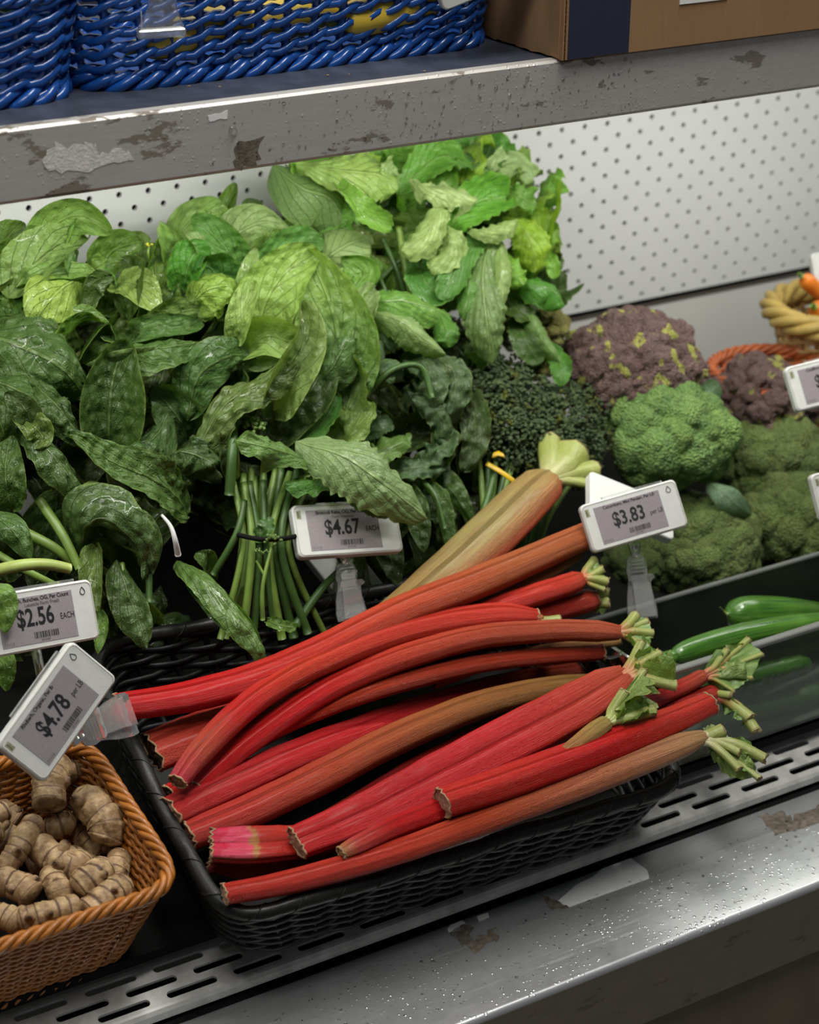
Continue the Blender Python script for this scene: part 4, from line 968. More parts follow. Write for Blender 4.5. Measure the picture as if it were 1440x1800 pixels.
stalk('rhubarb butt split open to show its bright magenta inside', [(372, 1487, .000, 66), (430, 1487, .001, 74), (490, 1484, .000, 70), (560, 1476, -.008, 60), (680, 1440, -.014, 52)],
      [(.80, .25, .45), (.85, .10, .35), (.50, .05, .03), RED, RED], seed=10, chan=.62, flat=.62, cut0=(.60, .30, .16), sides=40, n=60,
      colf=lambda u, a, q: (lambda e: tuple(((.80, .03, .16) if u < .12 + .03 * math.sin(5 * a) else (.88, .10, .30))[j] * (1 - .25 * abs(math.sin(a))) for j in range(3)) if e > .10 else (.50, .30, .12) if e > -.03 else (.50, .03, .02))(min(math.cos(a) - .25, (.33 - u) * 2.2, u * 6 + .06) + .12 * noise.noise(V3((u * 14, a * 2.2, 4)))), ragged=.005)
stalk('straight blunt scarlet stalk cut flat at both ends', [(778, 1412, .026, 58), (900, 1372, .028, 62), (1050, 1318, .030, 62), (1160, 1276, .032, 54), (1248, 1238, .033, 44)],
      [(.64, .03, .025), (.64, .03, .025), RED, (.64, .04, .03), (.64, .05, .04)], seed=11, cut0=(.56, .33, .22), cut1=(.60, .16, .12), ribs=5, ribamp=.05, flat=.85)
stalk('long front stalk along the rim, red to buff, with fanned leaf ends', [(395, 1572, .004, 40), (520, 1547, .006, 46), (700, 1496, .010, 48), (850, 1442, .014, 50), (1000, 1386, .018, 54), (1150, 1328, .024, 52), (1238, 1294, .028, 40)],
      [(.60, .04, .03), (.62, .05, .035), (.60, .06, .035), (.60, .12, .06), (.58, .24, .15), (.56, .36, .24), (.53, .47, .28)], seed=12, cut0=(.62, .42, .30),
      fan=[(1272, 1282, .034, 24), (1300, 1322, .030, 16), (1345, 1333, .028, 20), (1300, 1352, .026, 15), (1335, 1368, .022, 13)], gap=(2,))
stalk('small crimson stalk with pale heel beside the front rim', [(600, 1500, .016, 26), (625, 1487, .017, 36), (690, 1456, .017, 42), (770, 1424, .014, 46), (850, 1400, .008, 46)],
      [(.60, .45, .22), (.66, .10, .12), CRIM, RED, RED], seed=13, cut0=(.55, .40, .18))
stalk('scarlet stalk below the fat top one, leafy fork touching the clear clip', [(760, 1125, .012, 40), (850, 1078, .022, 42), (930, 1049, .030, 42), (985, 1032, .034, 42), (1025, 1016, .038, 38)],
      [DKR, (.55, .03, .03), (.64, .05, .035), (.66, .06, .045), (.62, .10, .06)], seed=14, cut0=None,
      fan=[(1046, 982, .044, 14), (1058, 1000, .042, 15), (1068, 1022, .038, 16), (1062, 1036, .034, 10)])
stalk('dark red stalk with frayed pale end directly under the clear clip', [(820, 1118, .002, 40), (900, 1092, .008, 44), (980, 1070, .014, 46), (1050, 1052, .020, 44)],
      [DKR, (.42, .03, .025), (.46, .04, .03), (.44, .07, .04)], seed=15, cut0=None, cut1=(.36, .30, .12), fan=[(1066, 1042, .022, 20), (1070, 1060, .02, 18)])
stalk('thin red stalk behind the channelled one ending in a folded green leaf', [(1090, 1262, -.004, 30), (1160, 1226, .004, 30), (1215, 1200, .010, 30), (1240, 1186, .014, 26)],
      [DKR, RED, (.58, .09, .06), (.55, .15, .09)], seed=16, cut0=None,
      fan=[(1278, 1142, .024, 12), (1316, 1124, .024, 12), (1340, 1150, .020, 9), (1322, 1192, .012, 8), (1290, 1215, .008, 8)])
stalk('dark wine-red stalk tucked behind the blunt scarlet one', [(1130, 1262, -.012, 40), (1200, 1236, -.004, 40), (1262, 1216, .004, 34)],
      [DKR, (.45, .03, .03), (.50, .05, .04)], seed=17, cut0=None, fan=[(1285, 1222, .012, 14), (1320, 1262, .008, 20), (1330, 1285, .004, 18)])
stalk('pale green forked shoot lying across the channelled stalk', [(940, 1352, .030, 18), (1000, 1318, .036, 28), (1045, 1285, .040, 34), (1070, 1268, .043, 30)],
      [(.5, .16, .08), (.52, .33, .15), (.50, .48, .19), (.46, .50, .18)], seed=18, cut0=None,
      fan=[(1098, 1215, .054, 18), (1132, 1178, .056, 14), (1125, 1228, .050, 18), (1150, 1248, .046, 22)], gap=(1,))
# the layer beneath
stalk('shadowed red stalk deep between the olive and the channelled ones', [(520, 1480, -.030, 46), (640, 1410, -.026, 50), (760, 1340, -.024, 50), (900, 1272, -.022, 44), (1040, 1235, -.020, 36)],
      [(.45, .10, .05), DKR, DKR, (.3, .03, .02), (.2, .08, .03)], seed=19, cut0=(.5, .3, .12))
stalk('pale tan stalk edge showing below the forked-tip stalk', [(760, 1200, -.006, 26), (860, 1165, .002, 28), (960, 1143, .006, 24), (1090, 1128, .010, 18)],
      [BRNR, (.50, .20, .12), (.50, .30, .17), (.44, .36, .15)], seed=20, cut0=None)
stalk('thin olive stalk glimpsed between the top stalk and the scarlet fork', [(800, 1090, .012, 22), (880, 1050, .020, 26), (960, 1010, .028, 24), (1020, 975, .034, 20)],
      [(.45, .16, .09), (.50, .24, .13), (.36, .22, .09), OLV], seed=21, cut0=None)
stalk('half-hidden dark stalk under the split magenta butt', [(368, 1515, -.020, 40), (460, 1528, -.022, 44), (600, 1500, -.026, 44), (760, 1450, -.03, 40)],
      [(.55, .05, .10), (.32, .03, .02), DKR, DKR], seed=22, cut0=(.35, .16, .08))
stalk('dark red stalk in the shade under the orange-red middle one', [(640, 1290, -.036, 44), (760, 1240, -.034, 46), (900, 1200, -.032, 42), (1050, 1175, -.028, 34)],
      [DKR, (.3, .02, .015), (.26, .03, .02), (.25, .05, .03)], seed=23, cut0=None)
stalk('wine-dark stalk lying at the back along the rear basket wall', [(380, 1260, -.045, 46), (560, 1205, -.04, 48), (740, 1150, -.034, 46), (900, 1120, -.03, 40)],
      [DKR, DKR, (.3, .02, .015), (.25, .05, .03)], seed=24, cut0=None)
# ================================================================ BROCCOLI, CAULIFLOWER, BROCCOLINI
import bmesh
def floret_mat(name, c1, c2, c3, scale=60, patch=None, pthr=.6):
    m, nt, b = new_mat(name); T = NT(nt); co = T.coord('Object')
    pos = T.n('ShaderNodeNewGeometry').outputs['Position']; oi = T.n('ShaderNodeObjectInfo').outputs['Random']
    at = T.n('ShaderNodeAttribute', attribute_name='Col').outputs['Fac']
    f = T.noise(pos, scale, 4, .6)
    c = T.mix(T.ramp(f, [(.3, 0), (.7, 1)]), c1, c2)
    c = T.mix(T.math('MULTIPLY', oi, .35), c, c3)
    if patch:
        pn = T.noise(pos, 46, 2, .5, .4); c = T.mix(T.ramp(pn, [(pthr, 0), (pthr + .04, .9)]), c, patch)
    c = T.mix(T.ramp(at, [(.0, .85), (.75, 0.)]), c, tuple(x * .28 for x in c1))  # creases between beads darkened in colour, as their shade
    vv = T.vor(co, 620, 'F1'); c = T.mix(T.ramp(vv, [(.25, 0.), (.75, .55)]), c, T.mix(1.0, c, (.35, .4, .35), 'MULTIPLY'))
    T.l(c, b.inputs['Base Color']); b.inputs['Roughness'].default_value = .62; b.inputs['Specular IOR Level'].default_value = .3
    v = T.vor(co, 620, 'F1'); T.l(T.bump(T.math('SUBTRACT', 1, v), 1, .003), b.inputs['Normal'])
    return m
M_br1 = floret_mat('broccoli_bright', (.14, .27, .07), (.28, .43, .10), (.17, .31, .11))
M_br2 = floret_mat('broccoli_dark', (.11, .18, .05), (.20, .28, .07), (.20, .20, .07))
M_cau = floret_mat('purple_cauliflower', (.185, .105, .108), (.29, .18, .15), (.19, .13, .13), 40, (.55, .56, .12), .60)
M_cauy = floret_mat('yellow_cauliflower', (.38, .36, .08), (.52, .50, .16), (.38, .30, .12), 60)
M_cut2 = plain('brassica_stalk', (.26, .36, .13), .5)
def floret_mesh(name, R, bead, sub, mat, seed, lobes=.16):
    bm = bmesh.new(); bmesh.ops.create_icosphere(bm, subdivisions=sub, radius=1)
    o = V3((seed * 7.1, seed * 2.3, seed)); cv = []
    for v in bm.verts:
        d = v.co.normalized(); p = d * R
        big = noise.noise(d * 1.9 + o); d1 = noise.voronoi(p / bead + o)[0][0]; d2 = noise.voronoi(p / (bead * 3.4) + o)[0][0]
        r = R * (1 + lobes * big) + bead * (.62 - d1) * 1.15 + bead * (1.0 - d2) * .7 - bead
        v.co = d * r; cv.append(max(0, min(1, 1.15 - d1 * .75 - max(0, d2 - .55) * 1.1)))  # low values in the creases carry the painted shade
    me = bpy.data.meshes.new(name); bm.to_mesh(me); bm.free()
    a = me.color_attributes.new('Col', 'FLOAT_COLOR', 'POINT'); k = []
    for c in cv: k += [c, c, c, 1]
    a.data.foreach_set('color', k); me.polygons.foreach_set('use_smooth', [True] * len(me.polygons)); me.materials.append(mat)
    return me
FM = {}
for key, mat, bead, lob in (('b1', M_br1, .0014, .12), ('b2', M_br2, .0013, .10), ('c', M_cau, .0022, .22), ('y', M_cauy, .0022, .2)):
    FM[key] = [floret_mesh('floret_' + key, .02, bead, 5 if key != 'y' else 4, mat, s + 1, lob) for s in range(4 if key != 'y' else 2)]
def inst(me, name, parent, loc, scale, rot):
    o = bpy.data.objects.new(name, me); COL.objects.link(o); o.parent = parent
    o.location = V3(loc) - ORG[parent]; o.scale = scale if hasattr(scale, '__len__') else (scale,) * 3; o.rotation_euler = rot; ORG[o] = ORG[parent]
    return o
def head(name, label, cat, key, px, py, d, rpx, squash, n, fr, seed, group, z=None, axis=None, emb=.85):
    c = G(px, py, d) if z is None else AT(px, py, z); R = px2m(rpx, c); rnd = random.Random(seed)
    ax = V3(axis or (-.25, -.55, .8)).normalized()
    th = thing(name, label, cat, tuple(c), group)
    q = ax.to_track_quat('Z', 'Y')
    ga = math.pi * (3 - math.sqrt(5))
    for i in range(n):
        t = (i + .5) / n; zz = 1 - t * 1.15; r = math.sqrt(max(0, 1 - zz * zz)); a = i * ga + rnd.uniform(-.15, .15)
        v = q @ V3((r * math.cos(a), r * math.sin(a), zz)); v.z *= squash
        s = R * fr * rnd.uniform(.82, 1.15) / .02
        p = c + v * R * (1 - fr * emb) * rnd.uniform(.95, 1.05)
        inst(FM[key][rnd.randrange(len(FM[key]))], 'floret', th, p, (s, s, s * rnd.uniform(.85, 1)), (rnd.uniform(0, 6), rnd.uniform(0, 6), rnd.uniform(0, 6)))
    mb = MB(); mb.add(*tube([c - ax * R * .95, c - ax * R * .4, c + ax * R * .2], [R * .22, R * .24, R * .55], 14)); mb.build('stalk', M_cut2, th)
    return th
BG_ = 'broccoli heads'
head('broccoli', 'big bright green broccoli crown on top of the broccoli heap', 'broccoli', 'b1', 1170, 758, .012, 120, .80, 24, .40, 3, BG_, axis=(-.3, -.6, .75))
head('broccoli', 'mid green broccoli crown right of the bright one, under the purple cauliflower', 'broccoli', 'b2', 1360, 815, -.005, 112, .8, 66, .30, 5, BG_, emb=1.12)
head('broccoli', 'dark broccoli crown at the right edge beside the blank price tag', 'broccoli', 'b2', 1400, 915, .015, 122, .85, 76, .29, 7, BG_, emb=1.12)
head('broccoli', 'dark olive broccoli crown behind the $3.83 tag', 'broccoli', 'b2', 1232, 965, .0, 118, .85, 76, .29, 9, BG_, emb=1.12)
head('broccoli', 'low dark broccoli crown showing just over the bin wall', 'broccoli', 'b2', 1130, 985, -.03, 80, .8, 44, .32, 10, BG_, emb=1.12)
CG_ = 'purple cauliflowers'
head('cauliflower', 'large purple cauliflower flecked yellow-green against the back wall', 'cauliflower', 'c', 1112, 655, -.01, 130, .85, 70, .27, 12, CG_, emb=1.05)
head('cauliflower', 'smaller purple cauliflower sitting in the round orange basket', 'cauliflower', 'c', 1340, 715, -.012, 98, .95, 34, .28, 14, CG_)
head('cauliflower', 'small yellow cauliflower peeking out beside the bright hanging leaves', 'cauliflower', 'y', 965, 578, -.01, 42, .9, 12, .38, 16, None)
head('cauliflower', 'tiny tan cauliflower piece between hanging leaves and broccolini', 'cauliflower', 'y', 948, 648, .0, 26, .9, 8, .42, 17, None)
# loose blue-green leaves among the heads
M_blf = leaf_mat('brassica_leaf', .1, .4, 5, .6, .2); LM['bl'] = M_blf
_pf = prof
def prof(shape, u):
    return _pf('mu', u) if shape == 'bl' else _pf(shape, u)
_orig_leaf = leaf
def bleaf(label, pts, w, col, **kw):
    P = [G(*p) for p in pts]; th = thing('brassica_leaf', label, 'leaf', tuple(P[1]))
    _orig_leaf(th, 'rd', P, px2m(w, P[1]), col, puck=.2, **kw); return th
bleaf('loose blue-green leaf lying between the broccoli crowns', [(1243, 848, .045), (1275, 868, .06), (1300, 892, .06), (1322, 905, .045)], 50, (.11, .20, .14), cup=-.15, rip=.2)
bleaf('small teal leaf between bright broccoli and orange basket', [(1238, 672, .03), (1252, 682, .05), (1262, 702, .05)], 26, (.06, .13, .085))

# broccolini: tied bunches of stems with beady dark heads
M_bud2 = floret_mat('broccolini_bud', (.24, .40, .18), (.36, .52, .23), (.34, .42, .13), 90, (.38, .42, .06), .60)
def bud_mesh(seed):
    rnd = random.Random(seed); bm = bmesh.new(); n = 46
    for i in range(n):
        v = V3((rnd.gauss(0, 1), rnd.gauss(0, 1), rnd.gauss(0, 1))).normalized() * rnd.uniform(.65, 1)
        r = rnd.uniform(.13, .21)
        ret = bmesh.ops.create_icosphere(bm, subdivisions=1, radius=r)
        for q in ret['verts']: q.co += v
    me = bpy.data.meshes.new('bud_head'); bm.to_mesh(me); bm.free()
    a = me.color_attributes.new('Col', 'FLOAT_COLOR', 'POINT'); k = []
    for v in me.vertices: c = max(0, min(1, (v.co.length - .55) * 1.6)); k += [c, c, c, 1]  # inner buds get low values: recess shade put into colour
    a.data.foreach_set('color', k); me.polygons.foreach_set('use_smooth', [True] * len(me.polygons)); me.materials.append(M_bud2)
    return me
BM = [bud_mesh(s) for s in range(5)]
def broccolini(label, cx, cy, rx, ry, n, base, seed, d0, nst):
    rnd = random.Random(seed); c = G(cx, cy, d0); th = thing('broccolini_bunch', label, 'broccolini', tuple(G(base[0], base[1], d0)), 'broccolini bunches')
    for i in range(n):
        a = i * 2.39996; r = math.sqrt((i + .5) / n); px = cx + rx * r * math.cos(a) + rnd.uniform(-5, 5); py = cy + ry * r * math.sin(a) + rnd.uniform(-5, 5)
        p = G(px, py, d0 + .045 * math.sqrt(max(0, 1 - r * r)) + rnd.uniform(-.004, .004)); s = rnd.uniform(.0075, .0115)
        inst(BM[rnd.randrange(5)], 'bud_head', th, p, s, (rnd.uniform(0, 6), rnd.uniform(0, 6), rnd.uniform(0, 6)))
    for i in range(nst):
        px = cx + rnd.uniform(-.8, .5) * rx; py = cy + rnd.uniform(.3, 1.) * ry
        stem(th, [G(px, py, d0 + .03), G(cx * .35 + base[0] * .65 + (px - cx) * .3, cy * .35 + base[1] * .65, d0 + .035), G(base[0] + (px - cx) * .22, base[1], d0 + rnd.uniform(0, .02))], .0028, .0042, rnd.choice([M_stem, M_stemd, M_stemd]), n=8, sides=7)
    return th
hb = broccolini('broccolini bunch with dark beady heads behind the fanned rhubarb tip', 905, 745, 88, 92, 95, (850, 1010), 3, .0, 9)
broccolini('broccolini bunch right of the other, against the bright broccoli', 995, 765, 72, 88, 70, (935, 1000), 4, -.004, 6)
broccolini('broccolini bunch at the back under the hanging dull green leaves', 872, 680, 60, 52, 40, (840, 860), 6, -.02, 3)
M_band = plain('yellow_rubber_band', (.55, .36, .01), .4)
band = thing('rubber_band', 'yellow rubber band around the broccolini stems', 'rubber band', tuple(G(890, 830, .05)))
mb = MB(); P = [G(856, 815, .048), G(880, 829, .056), G(905, 847, .058), G(915, 856, .05)]
P = [V3(p) for p in crom([tuple(p) for p in P], 10)]; mb.add(*tube(P, .0026, 8, NG, flat=.35)); mb.build('loop', M_band, band)
mb = MB(); P = [G(868, 800, .05), G(876, 797, .058), G(884, 800, .056)]; mb.add(*tube(P, .0032, 8, NG, flat=.4)); mb.build('knot', M_band, band)
# ================================================================ PRICE TAGS AND CLIPS
M_tag = plain('tag_plastic', (.60, .61, .585), .38, 0, .06, 120, .12, 900)
M_rimt = plain('tag_edge', (.50, .47, .41), .45, 0, .25, 150)
M_scr = plain('eink_screen', (.285, .255, .265), .28, 0, .10, 500, .35, 1400, bdist=.0003)
M_ink = plain('eink_ink', (.012, .012, .014), .5)
M_inkg = plain('eink_ink_fine', (.09, .085, .09), .5)
M_grn = plain('tag_sticker', (.32, .34, .20), .6, 0, .4, 400)
def clear(name, col=(.93, .94, .92), rough=.08, tw=.90):
    m, nt, b = new_mat(name); T = NT(nt)
    b.inputs['Base Color'].default_value = (*col, 1); b.inputs['Roughness'].default_value = rough
    b.inputs['Transmission Weight'].default_value = tw; b.inputs['IOR'].default_value = 1.5; b.inputs['Coat Weight'].default_value = .5
    T.l(T.bump(T.noise(T.coord(), 120, 2), .3, .0008), b.inputs['Normal'])
    return m
M_clear = clear('clear_polycarbonate')
def rrect(w, h, r, n=5):
    out = []
    for cx, cy, a0 in ((w / 2 - r, h / 2 - r, 0), (-w / 2 + r, h / 2 - r, 90), (-w / 2 + r, -h / 2 + r, 180), (w / 2 - r, -h / 2 + r, 270)):
        for k in range(n + 1):
            a = math.radians(a0 + 90 * k / n); out.append((cx + r * math.cos(a), cy + r * math.sin(a)))
    return out
def loft(mb, rings, X):
    """rings: list of (points2d, z) ; X maps (x,y,z)->world"""
    n = len(rings[0][0]); V = [X(p[0], p[1], z) for R, z in rings for p in R]; F = []
    for r in range(len(rings) - 1):
        for k in range(n): l = (k + 1) % n; F.append((r * n + k, r * n + l, (r + 1) * n + l, (r + 1) * n + k))
    F.append(tuple(range(n))[::-1]); F.append(tuple((len(rings) - 1) * n + k for k in range(n)))
    mb.add(V, F); return mb
def text_mesh(body, size, bold, X, x, y, z, name, mat, parent, align='LEFT', spacing=1.0, xs=1.0):
    c = bpy.data.curves.new('lettering', 'FONT'); c.body = body; c.size = size; c.offset = bold; c.align_x = align; c.align_y = 'CENTER'; c.space_character = spacing; c.resolution_u = 3
    c.extrude = .00004
    o = bpy.data.objects.new('lettering', c); COL.objects.link(o)
    dg = bpy.context.evaluated_depsgraph_get(); me = bpy.data.meshes.new_from_object(o.evaluated_get(dg))
    V = [X(x + v.co.x * xs, y + v.co.y, z + v.co.z) for v in me.vertices]; F = [tuple(p.vertices) for p in me.polygons]
    bpy.data.objects.remove(o); bpy.data.curves.remove(c); bpy.data.meshes.remove(me)
    return build(name, V, F, mat, parent, smooth=False)
TW, TH = .090, .0435
def frame(pos, ax, up):
    pos = V3(pos); ax = V3(ax).normalized(); up = V3(up); up = (up - ax * up.dot(ax)).normalized(); n = ax.cross(up)
    return (lambda x, y, z: pos + ax * x + up * y + n * z), ax, up, n
def price_tag(label, pos, ax, up, price=None, unit=None, head1='', head2=None, blank=False, seed=0, group='electronic price tags', size=1.0):
    pos = CAM + (V3(pos) - CAM) * size; X0_, ax, up, n = frame(pos, ax, up); X = lambda x, y, z: X0_(x * size, y * size, z * size)
    th = thing('price_tag', label, 'price tag', tuple(pos), group)
    T_ = .0095
    def sc(k): return [(x * (1 - 2 * k / TW), y * (1 - 2 * k / TH)) for x, y in rrect(TW, TH, .0045)]
    mb = MB(); loft(mb, [(sc(.0012), -T_), (sc(0), -T_ + .0012), (sc(0), -.0015), (sc(.0004), -.0006), (sc(.0012), 0)], X); mb.build('housing', M_tag, th, smooth=False)
    if blank: return th
    # raised rim line around the front
    R = [X(x, y, .0001) for x, y in sc(.0016)]
    mb = MB(); mb.add(*tube(R, .00028, 4, n, closed=True)); mb.build('rim_line', M_rimt, th)
    x0, x1, y0, y1 = -.0335, .0270, -.0170, .0162
    mb = MB(); loft(mb, [([(x0 - .0004, y0 - .0004), (x1 + .0004, y0 - .0004), (x1 + .0004, y1 + .0004), (x0 - .0004, y1 + .0004)], .0000), ([(x0, y0), (x1, y0), (x1, y1), (x0, y1)], .00022)], X)
    mb.build('screen', M_scr, th, smooth=False)
    z = .0003
    if price:
        text_mesh(price, .0176, .00042, X, -.0200, .0010, z, 'price_text', M_ink, th, xs=.76)
        text_mesh(unit, .0062, .00002, X, .0266, -.0012, z, 'unit_text', M_ink, th, align='RIGHT', xs=.72)
        text_mesh(head1, .0040, .00006, X, -.0255, .0140, z, 'product_text', M_ink, th, spacing=.92)
        if head2: text_mesh(head2, .0036, .00002, X, -.012, .0104, z, 'maker_text', M_inkg, th, spacing=.95)
        text_mesh('11112', .0032, .0, X, -.0325, -.0150, z, 'number_text', M_inkg, th)
        rnd = random.Random(seed); mb = MB(); x = -.008
        while x < .0115:
            wd = rnd.choice([.0003, .0004, .0007, .0009]); mb.add([X(x, -.0138, z), X(x + wd, -.0138, z), X(x + wd, -.0092, z), X(x, -.0092, z)], [(0, 1, 2, 3)]); x += wd + rnd.choice([.0003, .0004, .0006])
        mb.build('barcode', M_ink, th, smooth=False)
        text_mesh('2010407', .0022, 0, X, -.003, -.0153, z, 'barcode_digits', M_inkg, th)
    # drop emblem on the right border
    dp = []
    for k in range(24):
        t = 2 * math.pi * k / 24; r = .0020; yy = -math.cos(t) * r; xx = math.sin(t) * r * (1 - .0)
        if math.cos(t) < 0: xx = math.sin(t) * r * (1 - abs(math.cos(t)) ** 1.5 * .75); yy = -math.cos(t) * r * 1.75
        dp.append(X(.0362 + xx, .0135 + yy, .0002))
    mb = MB(); mb.add(*tube(dp, .00032, 5, n, closed=True)); mb.build('drop_emblem', M_ink, th)
    mb = MB(); loft(mb, [([(-.0418, .0100), (-.0380, .0100), (-.0380, .0168), (-.0418, .0168)], .0), ([(-.0418, .0100), (-.0380, .0100), (-.0380, .0168), (-.0418, .0168)], .0002)], X); mb.build('side_sticker', M_grn, th, smooth=False)
    mb = MB()
    for k in range(5): mb.add([X(-.0412 + .0002 * (k % 2), .0108 + k * .0011, .00025), X(-.0398, .0108 + k * .0011, .00025), X(-.0398, .0114 + k * .0011, .00025), X(-.0410, .0114 + k * .0011, .00025)], [(0, 1, 2, 3)])
    mb.build('side_print', M_ink, th, smooth=False)
    mb = MB(); mb.box((-.022, TH / 2 - .001, -.0085), (.034, TH / 2 + .0022, -.005)); mb.V = [X(*v) for v in mb.V]; mb.build('back_rail', M_clear, th, smooth=False)
    return th
def plate(mb, X, outline, z0, z1, bend=None):
    """outline list of (y, halfwidth, xcentre)"""
    L = [(c - w_, y) for y, w_, c in outline] + [(c + w_, y) for y, w_, c in reversed(outline)]
    f = bend or (lambda y: 0)
    n = len(L); V = [X(x, y, z0 + f(y)) for x, y in L] + [X(x, y, z1 + f(y)) for x, y in L]
    m = len(outline); F = []
    for i in range(m - 1):
        a, b, c, d = i, i + 1, n - 2 - i, n - 1 - i
        F.append((a, b, c, d)); F.append((a + n, d + n, c + n, b + n))
    for k in range(n): l = (k + 1) % n; F.append((k, k + n, l + n, l))
    mb.add(V, F); return mb
def clip(label, pos, ax, up, h=.058, w=.022, tilt=0, joint=True, ribs=4):
    """clear grip clip hanging below a tag; pos = its top"""
    X, ax, up, n = frame(pos, ax, up)
    th = thing('tag_clip', label, 'clip', tuple(pos), 'clear plastic clips')
    k = h / .058; q = w / .022
    mb = MB(); plate(mb, X, [(0, .0052 * q, 0), (-.004 * k, .0045 * q, 0), (-.008 * k, .0034 * q, 0), (-.010 * k, .0030 * q, 0)], -.0035, -.0005); mb.build('hinge_plate', M_clear, th, smooth=False)
    b = MB()
    for yy in (-.003, -.008): b.add(*tube([X(0, yy * k, -.004), X(0, yy * k, .0012)], [.0022, .0026], 12)); 
    b.build('ball_joint', M_clear, th)
    out = [(-.009, .0048, 0), (-.012, .0075, 0), (-.020, .0088, 0), (-.026, .0078, 0), (-.030, .0085, 0), (-.040, .0110, 0), (-.052, .0125, 0), (-.058, .0120, 0)]
    mb = MB(); plate(mb, X, [(a * k, b_ * q, c) for a, b_, c in out], -.0032, -.0008, lambda y: -.003 * math.sin(min(1, -y / .058) * math.pi)); mb.build('rear_jaw', M_clear, th, smooth=False)
    out = [(-.024, .0085, .002), (-.027, .0105, .003), (-.030, .0075, .002), (-.045, .0078, .002), (-.056, .0090, .002)]
    mb = MB(); plate(mb, X, [(a * k, b_ * q, c * q) for a, b_, c in out], .0015, .0035, lambda y: .004 * math.cos(min(1, -y / .058) * math.pi * 1.5)); mb.build('front_jaw', M_clear, th, smooth=False)
    r = MB()
    for i in range(ribs): r.box((-.0055 * q, (-.0135 - i * .0028) * k, -.0012), (.0055 * q, (-.0125 - i * .0028) * k, .0014))
    r.V = [X(*v) for v in r.V]; r.build('grip_ribs', M_clear, th, smooth=False)
    return th
price_tag('white tag reading $4.67 EACH, partly covered by a large sage leaf', (-.0147, .0726, .1628), (.982, -.151, -.113), (.184, .636, .749), '$4.67', 'EACH', 'Broccoli Rabe, OG, Per Count', 'Four Seasons', seed=1, size=1.075)
price_tag('white tag reading $3.83 per LB in front of the dark broccoli', (.2749, .0727, .1063), (.939, -.284, .191), (0, .559, .829), '$3.83', 'per LB', 'Cucumbers, Mini Persian, Per LB', seed=2)
price_tag('white tag reading $2.56 EACH overlapped by spinach at the left edge', (-.2954, .0161, .1824), (.974, .161, -.161), (.071, .461, .885), '$2.56', 'EACH', 'Spinach, Bunches, OG, Per Count', 'Lakeside Farm Fresh', seed=3, size=1.06)
price_tag('steeply tilted white tag reading $4.78 per LB above the rhizomes', (-.311, -.0467, .1429), (.782, .346, .518), (-.616, .307, .725), '$4.78', 'per LB', 'Rhubarb, Organic, Per lb', seed=4, size=1.05)
RA, RU = (.939, -.284, .191), (0, .559, .829)
price_tag('price tag cut by the right edge beside the smaller purple cauliflower', tuple(AT(1468, 666, 1.86)), (.95, -.27, .15), RU, '$5.12', 'per LB', 'Cauliflower, Purple, Per LB', seed=5)
price_tag('sliver of a price tag at the right edge over the dark broccoli', tuple(AT(1514, 858, 1.80)), (.96, -.26, .10), (-.02, .559, .829), '$2.94', 'per LB', 'Broccoli Crowns, Per LB', seed=6)
price_tag('blank white tag in the upper right corner by the carrots', tuple(AT(1500, 470, 2.12)), (.95, -.3, .1), (0, .4, .9), blank=True)
price_tag('white back of a tag tucked behind the $3.83 tag', tuple(AT(1112, 888, 1.80)), (.80, -.30, -.42), (.25, .80, .55), blank=True)
# tag seen from behind, hanging corner down behind the $4.67 clip
c0 = AT(699, 1056, 1.775); e1 = (AT(618, 955, 1.78) - c0).normalized(); e2 = (AT(580, 1080, 1.75) - c0).normalized(); e2 = (e2 - e1 * e2.dot(e1)).normalized()
bt = price_tag('white tag turned backwards behind the clip of the $4.67 tag', tuple(c0 + e1 * TW * .5 + e2 * TH * .5 * 1.0), tuple(-e1), tuple(-e2 if (e1.cross(e2)).dot(CAM - c0) > 0 else e2), blank=True)
clip('clear clip under the $4.67 tag gripping the black basket rim', tuple(AT(606, 972, 1.70)), (.97, -.22, 0), (.02, .42, .91), h=.058, w=.024)
clip('clear clip under the $3.83 tag gripping the dark bin wall', tuple(AT(1116, 955, 1.755)), (.93, -.36, .05), (.06, .45, .89), h=.068, w=.024)
clip('clear clip of the $4.78 tag lying across the black basket corner', tuple(AT(128, 1296, 1.45)), tuple((AT(215, 1250, 1.47) - AT(250, 1350, 1.47)).normalized()), tuple((AT(128, 1296, 1.45) - AT(250, 1335, 1.50)).normalized()), h=.068, w=.030)
clip('clear clip below the price tag by the smaller purple cauliflower', tuple(AT(1478, 708, 1.862)), (.93, -.36, .05), (.06, .45, .89), h=.068, w=.024)
clip('clear clip below the sliver of price tag at the right edge', tuple(AT(1526, 900, 1.802)), (.93, -.36, .05), (.06, .45, .89), h=.068, w=.024)
sp_ = thing('tag_clip', 'dark-hidden clip stem holding the $2.56 tag in the spinach', 'clip', tuple(AT(60, 1140, 1.43)), 'clear plastic clips')
mb = MB(); mb.add(*tube([AT(60, 1128, 1.50), AT(75, 1200, 1.52), AT(88, 1262, 1.56)], [.004, .004, .005], 8)); mb.build('rod', M_clear, sp_)
